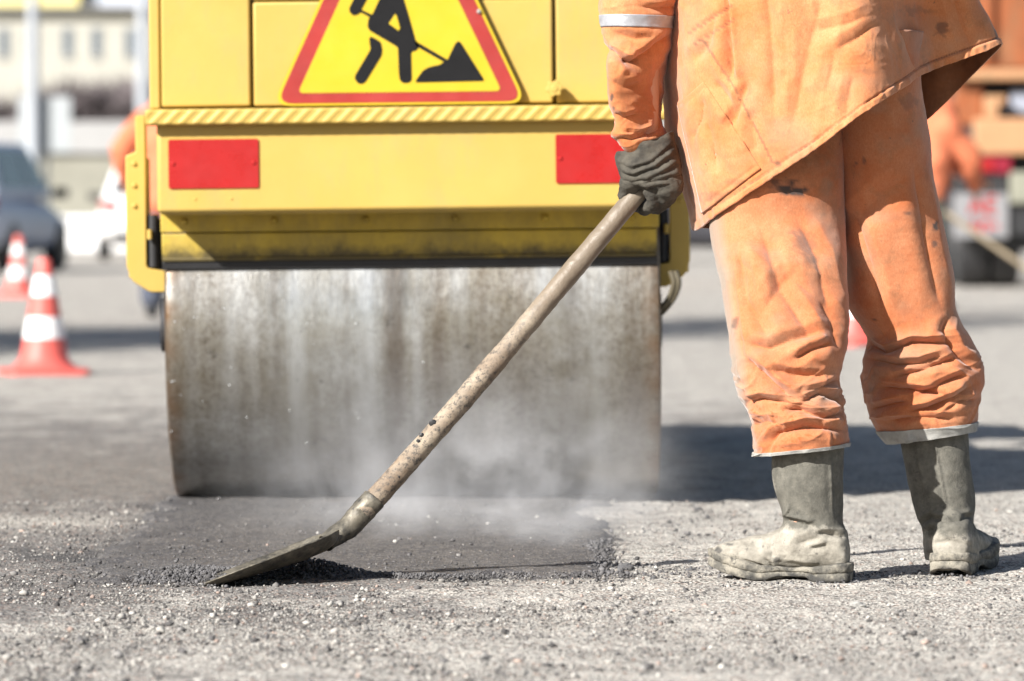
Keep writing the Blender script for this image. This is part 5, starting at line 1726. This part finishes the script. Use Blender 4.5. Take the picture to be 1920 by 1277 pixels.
# ------------------------------------------------------------------ background people
M['bg_orange'] = plain('orange_workwear', (0.55, 0.16, 0.075), 0.85, 0, 0.15, 6, 0.3)
M['olive'] = plain('olive_trousers', (0.16, 0.17, 0.13), 0.85, 0, 0.2, 9, 0.3)
M['navy'] = plain('navy_trousers', (0.06, 0.07, 0.10), 0.85, 0, 0.2, 9, 0.3)
M['hair'] = plain('dark_hair', (0.04, 0.03, 0.025), 0.7, 0, 0.3, 60, 0.4)
def bg_person(label, loc, rotz, lean, arm_l, arm_r, tro, helmet):
    """standing figure facing +y in its own space; arms are (elbow, hand) points"""
    root_me = None
    sh = Vector((0, lean * 0.42, 1.42)); hip = Vector((0, 0, 0.93)); nk = sh + Vector((0, lean * 0.1, 0.08)); hd = nk + Vector((0, 0.03 + lean * 0.1, 0.17))
    caps = [(hip, sh, 0.125, 0.14), (sh, nk, 0.08, 0.055), (nk, hd, 0.055, 0.07), (hd, hd + Vector((0, 0, 0.06)), 0.085, 0.088), (hd + Vector((0, 0.085, 0.0)), hd + Vector((0, 0.10, -0.015)), 0.014, 0.016)]
    for s_ in (-1, 1):
        caps += [(Vector((s_ * 0.10, 0, 0.9)), Vector((s_ * 0.13, 0.03, 0.48)), 0.085, 0.058), (Vector((s_ * 0.13, 0.03, 0.48)), Vector((s_ * 0.15, -0.02, 0.09)), 0.055, 0.038), (Vector((s_ * 0.15, -0.04, 0.04)), Vector((s_ * 0.17, 0.15, 0.035)), 0.035, 0.03),
                 (hd + Vector((s_ * 0.083, 0, 0.02)), hd + Vector((s_ * 0.085, -0.005, 0.04)), 0.016, 0.018)]
    for s_, (el, ha) in ((-1, arm_l), (1, arm_r)):
        so_ = sh + Vector((s_ * 0.19, 0, -0.02)); el, ha = Vector(el), Vector(ha)
        caps += [(sh, so_, 0.08, 0.06), (so_, el, 0.05, 0.04), (el, ha, 0.04, 0.028), (ha, ha + (ha - el).normalized() * 0.07, 0.034, 0.032)]
        tip = ha + (ha - el).normalized() * 0.08
        for k in range(4):
            caps.append((tip + Vector((0.017 * (k - 1.5), 0, 0)), tip + Vector((0.015 * (k - 1.5), 0.012, -0.055 + 0.006 * abs(k - 1.3))), 0.011, 0.009))
        caps.append((ha, ha + Vector((-s_ * 0.045, 0.02, -0.05)), 0.013, 0.011))
    o = link('person', capsule_body('person', caps, 0.014, 2), M['skin'])
    o.location = loc; o.rotation_euler = (0, 0, rotz)
    tag(o, label, 'person')
    jc = [(hip + Vector((0, 0, -0.06)), sh, 0.185, 0.19), (sh, nk - Vector((0, 0, 0.02)), 0.14, 0.07)]
    for s_ in (-1, 1): jc.append((hip + Vector((s_ * 0.08, 0, -0.10)), sh + Vector((s_ * 0.1, 0, -0.06)), 0.15, 0.14))
    for s_, (el, ha) in ((-1, arm_l), (1, arm_r)):
        so_ = sh + Vector((s_ * 0.19, 0, -0.03)); el, ha = Vector(el), Vector(ha)
        jc += [(so_ - Vector((s_ * 0.08, 0, 0)), so_, 0.11, 0.095), (so_, el, 0.095, 0.085), (el, el.lerp(ha, 0.9), 0.085, 0.065)]
    jm = capsule_body('jacket', jc, 0.016, 3)
    cj = vcos(jm); setcos(jm, cj + vnormals(jm) * (0.012 * fbm(cj * 9, 3, 171))[:, None])
    link('jacket', jm, M['bg_orange'], o)
    tc_ = [(Vector((s_ * 0.10, 0, 0.92)), Vector((s_ * 0.13, 0.03, 0.48)), 0.125, 0.10) for s_ in (-1, 1)] + [(Vector((s_ * 0.13, 0.03, 0.48)), Vector((s_ * 0.15, -0.02, 0.14)), 0.10, 0.085) for s_ in (-1, 1)]
    tm = capsule_body('trousers', tc_, 0.016, 3)
    link('trousers', tm, tro, o)
    for s_ in (-1, 1):
        link('boot', capsule_body('boot', [(Vector((s_ * 0.15, -0.03, 0.20)), Vector((s_ * 0.15, -0.03, 0.05)), 0.06, 0.05), (Vector((s_ * 0.15, -0.04, 0.045)), Vector((s_ * 0.175, 0.16, 0.04)), 0.045, 0.04)], 0.012, 2), M['black'], o)
    if helmet:
        mb = MB(); mb.lathe([(0.15, 0.0), (0.15, 0.008), (0.115, 0.014), (0.110, 0.05), (0.085, 0.10), (0.04, 0.125), (0.0001, 0.13)], hd + Vector((0, 0, 0.065)), seg=32); mb.build('hard_hat', M['bg_orange'], o, smooth=True)
    else:
        link('hair', capsule_body('hair', [(hd + Vector((0, -0.02, 0.055)), hd + Vector((0, -0.01, 0.075)), 0.094, 0.09)], 0.012, 2), M['hair'], o)
    return o
Y = 36.0
bg_person('person in an orange jacket mostly hidden behind the left side of the roller', ((326 - 960) * Y / FPX, Y, 0), math.radians(0), 0.1, ((-0.37, 0.02, 1.17), (-0.34, 0.10, 0.97)), ((0.25, 0.05, 1.12), (0.2, 0.22, 0.95)), M['navy'], True)
Y = 38.0
pr = bg_person('person in an orange jacket and olive trousers raking beside the truck', ((1724 - 960) * Y / FPX, Y, 0), math.radians(-62), 0.30, ((-0.22, 0.34, 1.18), (-0.02, 0.54, 1.00)), ((0.24, 0.30, 1.14), (0.10, 0.42, 0.93)), M['olive'], True)
# the rake that person holds
rk = empty('rake', ((1960 - 960) * 37.6 / FPX, 37.6, 0), 'long pale wooden rake held by the person beside the truck', 'rake')
mb = MB(); mb.cyl(W(1772, 398, 37.7), W(1985, 545, 37.3), 0.020, 0.020, 14); loc_parent(mb.build('handle', plain('rake_wood', (0.22, 0.175, 0.115), 0.6), smooth=True), rk)
mb = MB(); e_ = W(1985, 545, 37.3); mb.cyl(e_ + Vector((-0.05, -0.3, -0.12)), e_ + Vector((0.05, 0.3, -0.12)), 0.02, 0.02, 10)
mb.cyl(e_, e_ + Vector((0, 0, -0.12)), 0.018, 0.018, 10)
for k in range(9):
    q = e_ + Vector((-0.05 + 0.1 * k / 8, -0.28 + 0.56 * k / 8, -0.12)); mb.cyl(q, q + Vector((0, 0, -0.07)), 0.006, 0.004, 6)
loc_parent(mb.build('rake_head', M['dark_metal'], smooth=True), rk)

# ------------------------------------------------------------------ orange truck at the right
YT = 50.0
tx = lambda px: (px - 960) * YT / FPX
tz = lambda py: CAMZ + (HOR - py) * YT / FPX
truck = empty('truck', (tx(2010), YT, 0), 'orange tipper truck seen from behind at the right edge', 'truck')
T0 = tx(2010)
def tpart(name, x0, x1, y0, y1, z0, z1, mat, parent=None, bevel=0.02):
    mb = MB(); mb.bx(x0 - T0, x1 - T0, y0, y1, z0, z1)
    return mb.build(name, mat, parent or truck, bevel=bevel)
torange = make_paint('truck_orange', (0.30, 0.088, 0.032), 0.6)
tpale = make_paint('truck_pale_orange', (0.46, 0.25, 0.13), 0.2)  # paler orange for the rail, cross member and brackets
xl_, xr_ = tx(1788), tx(2240)
b_ = tpart('tipper_body', xl_ - 0.02, xr_, 0.10, 4.6, tz(128), 3.6, torange)
for k in range(4):
    xk = xl_ + 0.3 + k * 0.62
    tpart('rib', xk, xk + 0.09, 0.02, 0.10, tz(110), 3.5, torange, b_)
tpart('lower_rail', xl_, xr_, -0.03, 0.30, tz(150), tz(130), tpale)
tpart('cross_member', tx(1826), xr_, -0.10, 0.12, tz(290), tz(222), tpale)
tpart('bracket', tx(1846), tx(1872), -0.08, 0.15, tz(222), tz(180), tpale)
tpart('bracket', tx(1866), tx(1886), -0.08, 0.10, tz(196), tz(180), tpale)
tpart('hinge_plate', tx(1790), tx(1845), 0.12, 0.5, tz(235), tz(152), torange)
tpart('chassis', tx(1838), tx(2190), 0.3, 6.0, tz(330), tz(160), M['black'])
tpart('tool_box', tx(1898), tx(1950), 0.15, 0.4, tz(212), tz(168), plain('grey_blue', (0.30, 0.33, 0.40), 0.5))
tl = tpart('tail_light', tx(1822), tx(1896), -0.06, 0.05, tz(326), tz(292), plain('dark_red_lamp', (0.24, 0.012, 0.03), 0.35))
tpart('red_lens', tx(1836), tx(1862), -0.075, -0.06, tz(320), tz(300), M['red_plate'], tl, 0.005)
tpart('amber_lamp', tx(1797), tx(1816), -0.06, 0.05, tz(322), tz(296), plain('amber', (0.75, 0.26, 0.02), 0.4))
tpart('axle_housing', tx(1800), tx(2220), 0.4, 0.8, tz(470), tz(430), M['dark_metal'])
tpart('hanger', tx(1795), tx(1892), -0.02, 0.05, tz(366), tz(326), M['black'])
tpart('dark_underside', tx(1792), tx(1945), 0.03, 0.12, tz(442), tz(328), M['black'])  # black panel added to darken the shaded space under the truck body
mf = tpart('mud_flap', tx(1788), tx(1890), -0.02, 0.005, tz(446), tz(362), plain('grey_white_flap', (0.23, 0.23, 0.24), 0.6), None, 0.004)
# red lettering on the flap, as much of it as can be made out
mred = plain('flap_red', (0.42, 0.03, 0.03), 0.5)
mb = MB()
def stroke(a, b, w=0.032):
    p, q = Vector((tx(a[0]) - T0, 0, tz(a[1]))), Vector((tx(b[0]) - T0, 0, tz(b[1])))
    d_ = (q - p).normalized(); n_ = Vector((-d_.z, 0, d_.x)) * w / 2
    mb.prism([((p + n_).x, (p + n_).z), ((q + n_).x, (q + n_).z), ((q - n_).x, (q - n_).z), ((p - n_).x, (p - n_).z)], -0.027, -0.0195)
for a, b in [((1818, 400), (1830, 368)), ((1830, 368), (1842, 400)), ((1822, 390), (1838, 390)), ((1850, 368), (1850, 400)), ((1850, 370), (1868, 370)), ((1850, 385), (1864, 385)), ((1850, 400), (1868, 400)),
             ((1820, 418), (1832, 418)), ((1826, 412), (1826, 436)), ((1838, 416), (1838, 434)), ((1838, 418), (1852, 418)), ((1852, 418), (1852, 434)), ((1858, 424), (1872, 424))]:
    stroke(a, b)
mb.build('flap_lettering', mred, mf)
tpart('side_box', tx(1893), tx(1935), -0.05, 0.3, tz(382), tz(322), plain('pale_box', (0.24, 0.24, 0.19), 0.6))
for wx in (1862, 2170):
    for yy_ in (0.7, 2.1, 5.6):
        w_ = empty('wheel', (0, 0, 0), None, None); w_.parent = truck
        mb = MB(); mb.lathe([(0.30, -0.30), (0.46, -0.30), (0.50, -0.25), (0.50, -0.03), (0.44, 0.0), (0.50, 0.03), (0.50, 0.25), (0.46, 0.30), (0.30, 0.30)], (tx(wx) - T0, yy_, 0.50), 'X', 40); mb.build('tyre', M['black'], w_, smooth=True)
        mb = MB(); mb.lathe([(0.0001, -0.22), (0.2, -0.22), (0.31, -0.28), (0.31, 0.28), (0.2, 0.22), (0.0001, 0.22)], (tx(wx) - T0, yy_, 0.50), 'X', 32); mb.build('rim', M['dark_metal'], w_, smooth=True)
c_ = tpart('cab', tx(1800), tx(2220), 4.9, 6.7, 0.75, 3.0, torange, None, 0.12)
tpart('cab_window', tx(1860), tx(2160), 4.87, 4.92, 1.9, 2.7, M['glass'], c_)

# ------------------------------------------------------------------ far setting
# retaining wall with a white parapet
M['beige'] = plain('beige_concrete', (0.25, 0.245, 0.205), 0.85, 0, 0.12, 0.8, 0.2)
M['pale_conc'] = plain('pale_concrete', (0.33, 0.33, 0.33), 0.8, 0, 0.06, 0.8, 0.1)
Y = 130.0
zw1, zw2 = CAMZ + (HOR - 288) * Y / FPX, CAMZ + (HOR - 228) * Y / FPX
wall = empty('retaining_wall', (0, Y, 0), 'long beige retaining wall with a pale parapet across the background', 'wall')
mb = MB(); mb.bx(-30, 30, 0, 0.6, -0.2, zw1 - 0.02); mb.build('wall_face', M['beige'], wall, bevel=0.03)
mb = MB(); mb.bx(-30, 30, -0.15, 0.5, zw1, zw2); par = mb.build('parapet', M['pale_conc'], wall, bevel=0.03)
for k in range(24):
    mb = MB(); mb.bx(-29.8 + k * 2.5, -29.5 + k * 2.5, -0.22, -0.152, zw1 + 0.05, zw2 - 0.05)
    mb.build('parapet_rib', M['pale_conc'], par)
# slope behind the wall
mb = MB()
me = mesh_np('embankment', np.array([[-120, 130.7, 2.4], [120, 130.7, 2.4], [120, 175, 3.6], [-120, 175, 3.6], [120, 260, 4.2], [-120, 260, 4.2]]), [(0, 1, 2, 3), (3, 2, 4, 5)], False)
tag(link('embankment', me, plain('dry_grass', (0.14, 0.125, 0.085), 0.9, 0, 0.3, 0.5)), kind='structure')

# bare shrubs on the slope, built of twigs
M['twig'] = plain('bare_twigs', (0.165, 0.14, 0.145), 0.85, 0, 0.25, 1.0)
def shrub(label, x0, y0, z0, w, h, n, seed, mat):
    rng = np.random.default_rng(seed)
    V, F = [], []
    for i in range(n):
        a = rng.uniform(0, 2 * PI); b = rng.uniform(0.15, 1.25)
        L_ = h * rng.uniform(0.5, 1.05)
        p0 = np.array([rng.normal(0, w * 0.12), rng.normal(0, w * 0.12), 0])
        d_ = np.array([math.cos(a) * math.cos(b) * w / h * 0.9, math.sin(a) * math.cos(b) * w / h * 0.9, math.sin(b)])
        p1 = p0 + d_ * L_ * 0.55
        for m_ in range(7):
            e = d_ + rng.normal(0, 0.55, 3); e /= np.linalg.norm(e)
            st = p0 + (p1 - p0) * rng.uniform(0.25, 1.0)
            en = st + e * L_ * rng.uniform(0.2, 0.5)
            en[2] = max(en[2], 0.05)
            s_ = np.cross(e, rng.normal(0, 1, 3)); s_ /= np.linalg.norm(s_); wd = 0.075
            k = len(V); V += [st - s_ * wd, st + s_ * wd, en]; F.append((k, k + 1, k + 2))
        s_ = np.cross(d_, rng.normal(0, 1, 3)); s_ /= np.linalg.norm(s_); k = len(V)
        V += [p0 - s_ * 0.05, p0 + s_ * 0.05, p1]; F.append((k, k + 1, k + 2))
    root = empty('bare_shrub', (x0, y0, z0), label, 'shrub', 'bare shrubs on the slope behind the wall')
    link('twigs', mesh_np('twigs', np.array(V), F, False), mat, root)
    mb = MB()
    for k in range(5):
        a = k * 1.3; mb.cyl((0.1 * math.cos(a), 0.1 * math.sin(a), -0.1), (0.35 * math.cos(a), 0.35 * math.sin(a), h * 0.45), 0.06, 0.03, 8)
    mb.build('stem', mat, root)
YS_ = 150.0
for i, (cx_, wpx, top, lab) in enumerate([(-20, 150, 150, 'bare shrub at the far left edge behind the wall'), (75, 120, 126, 'bare shrub behind the left lamp pole and sign'), (150, 130, 112, 'tall bare shrub under the two narrow windows'), (215, 130, 108, 'bare shrub just left of the right lamp pole'), (285, 130, 112, 'bare shrub behind the roller hood edge')]):
    z1_ = CAMZ + (HOR - top) * YS_ / FPX
    shrub(lab, (cx_ - 960) * YS_ / FPX, YS_ + 2 * (i % 2), 2.2, wpx * YS_ / FPX * 0.62, z1_ - 2.2, 2400, 200 + i, M['twig'])

# cream building with narrow windows
YB_ = 200.0
bxw = lambda px: (px - 960) * YB_ / FPX
bzw = lambda py: CAMZ + (HOR - py) * YB_ / FPX
bl = empty('building', (bxw(80), YB_, 3.9), 'cream building with a row of narrow windows behind the bare shrubs', 'building')
M['cream'] = plain('cream_render', (0.42, 0.41, 0.365), 0.8, 0, 0.07, 0.4, 0.1)
M['grey_glass'] = plain('grey_window', (0.12, 0.15, 0.18), 0.25, 0, 0.1, 2, 0)
OX = bxw(80)
mb = MB(); mb.bx(bxw(-260) - OX, bxw(420) - OX, 0.0, 12, 0, bzw(18) - 3.9); mb.build('wall', M['cream'], bl)
mb = MB(); mb.bx(bxw(-270) - OX, bxw(430) - OX, -0.5, 12.4, bzw(18) - 3.9 + 0.005, bzw(12) - 3.9); mb.build('cornice', M['pale_conc'], bl)
yroof = plain('yellow_roof', (0.66, 0.57, 0.22), 0.7, 0, 0.1, 0.5)
mb = MB(); mb.bx(bxw(-270) - OX, bxw(148) - OX, -0.2, 12, bzw(12) - 3.9 + 0.005, bzw(-60) - 3.9); mb.build('roof', yroof, bl)
mb = MB(); mb.bx(bxw(160) - OX, bxw(430) - OX, 0.5, 12, bzw(12) - 3.9 + 0.005, bzw(-30) - 3.9); mb.build('roof', plain('blue_grey_roof', (0.42, 0.45, 0.52), 0.6, 0, 0.05, 0.5), bl)
for wx, dk in ((-130, 1), (-60, 1), (6, 1), (58, 0), (126, 1), (180, 1), (243, 1), (300, 1), (360, 1)):
    mb = MB(); x0_, x1_ = bxw(wx - 8) - OX, bxw(wx + 8) - OX; z0_, z1_ = bzw(104) - 3.9, bzw(54) - 3.9
    mb.bx(x0_ - 0.05, x1_ + 0.05, -0.10, 0.02, z0_ - 0.10, z0_)
    mb.bx(x0_ - 0.05, x1_ + 0.05, -0.06, 0.02, z1_, z1_ + 0.06)
    mb.bx(x0_ - 0.05, x0_, -0.06, 0.02, z0_ + 0.001, z1_ - 0.001); mb.bx(x1_, x1_ + 0.05, -0.06, 0.02, z0_ + 0.001, z1_ - 0.001)
    fr_ = mb.build('window', M['pale_conc'], bl)
    mb = MB(); mb.bx(x0_, x1_, -0.03, 0.02, z0_, z1_); mb.build('pane', M['grey_glass'], fr_)

# two pale lamp poles and the sign on the left one
M['pole'] = plain('pale_pole', (0.36, 0.385, 0.42), 0.5, 0.1, 0.05, 2)
def lamp_pole(label, px, Y, wpx):
    r = wpx / 2 * Y / FPX
    root = empty('lamp_pole', ((px - 960) * Y / FPX, Y, 0), label, 'lamp pole')
    mb = MB(); mb.lathe([(r * 1.5, 0), (r * 1.5, 0.5), (r * 1.05, 0.6), (r, 3.0), (r * 0.7, 8.5), (0.0001, 8.52)], seg=24); mb.build('pole', M['pole'], root, smooth=True)
    mb = MB(); mb.tube([(0, 0, 8.3), (0.1, -0.4, 8.9), (0.2, -1.4, 9.1)], 0.05, 10); ar = mb.build('arm', M['pole'], root, smooth=True)
    mb = MB(); mb.box((0.22, -1.7, 9.08), (0.28, 0.7, 0.12), None, (0.6, 0.8)); mb.build('lamp_head', M['pole'], ar, bevel=0.04)
lamp_pole('pale lamp pole with a blank sign panel fixed to it', 62, 98.0, 23)
lamp_pole('pale lamp pole just left of the roller hood', 268, 104.0, 25)
Y = 97.6
rs = empty('road_sign', ((79 - 960) * Y / FPX, Y, 0), 'pale rectangular road sign panel behind the left lamp pole', 'road sign')
mb = MB(); k = Y / FPX
mb.bx(-49 * k, 49 * k, 0.55, 0.58, CAMZ + (HOR - 285) * k, CAMZ + (HOR - 180) * k); mb.build('panel', plain('pale_panel', (0.36, 0.385, 0.40), 0.5, 0, 0.04, 2), rs, bevel=0.005)
mb = MB(); mb.cyl((0.03, 0.66, 0), (0.03, 0.66, CAMZ + (HOR - 190) * k), 0.04, 0.04, 12); mb.build('post', M['pole'], rs, smooth=True)

# unseen tree added left of the view for the shadow band behind the roller
def leafy_tree(label, loc, h, cw, seed, n=5200):
    rng = np.random.default_rng(seed)
    root = empty('shadow_caster_tree', loc, label, 'tree')
    mb = MB(); mb.cyl((0, 0, 0), (0.1, 0.05, h * 0.35), 0.22, 0.16, 14)
    br = []
    for k in range(9):
        a = k * 2.4; z_ = h * (0.32 + 0.05 * k); e = (cw * 0.6 * math.cos(a), cw * 0.6 * math.sin(a), z_ + h * 0.18)
        mb.cyl((0.1, 0.05, z_), e, 0.08, 0.03, 8); br.append(e)
    mb.cyl((0.1, 0.05, h * 0.35), (0.2, 0.1, h * 0.92), 0.16, 0.03, 10)
    mb.build('trunk', plain('bark', (0.10, 0.075, 0.055), 0.9), root, smooth=True)
    V, F = [], []
    for i in range(n):
        c_ = np.array(br[rng.integers(len(br))]) if rng.random() < 0.6 else np.array([0.2, 0.1, h * rng.uniform(0.4, 0.95)])
        p_ = c_ + rng.normal(0, 1, 3) * np.array([cw * 0.26, cw * 0.26, h * 0.06])
        u__ = rng.normal(0, 1, 3); u__ /= np.linalg.norm(u__); v__ = np.cross(u__, rng.normal(0, 1, 3)); v__ /= np.linalg.norm(v__)
        s_ = rng.uniform(0.07, 0.16); k = len(V)
        V += [p_ - u__ * s_, p_ + v__ * s_ * 0.6, p_ + u__ * s_, p_ - v__ * s_ * 0.6]; F.append((k, k + 1, k + 2, k + 3))
    link('crown', mesh_np('crown', np.array(V), F, False), plain('leaves', (0.06, 0.09, 0.03), 0.7, 0, 0.3, 2), root)
leafy_tree('unseen leafy tree added left of the view to cast a shadow band', (-10.5, 22.5, 0), 11.5, 3.0, 301, 7500)

# children tagged as sub-things keep no category
for o in bpy.data.objects:
    if o.parent is not None:
        for k in ('category',):
            if k in o:
                del o[k]
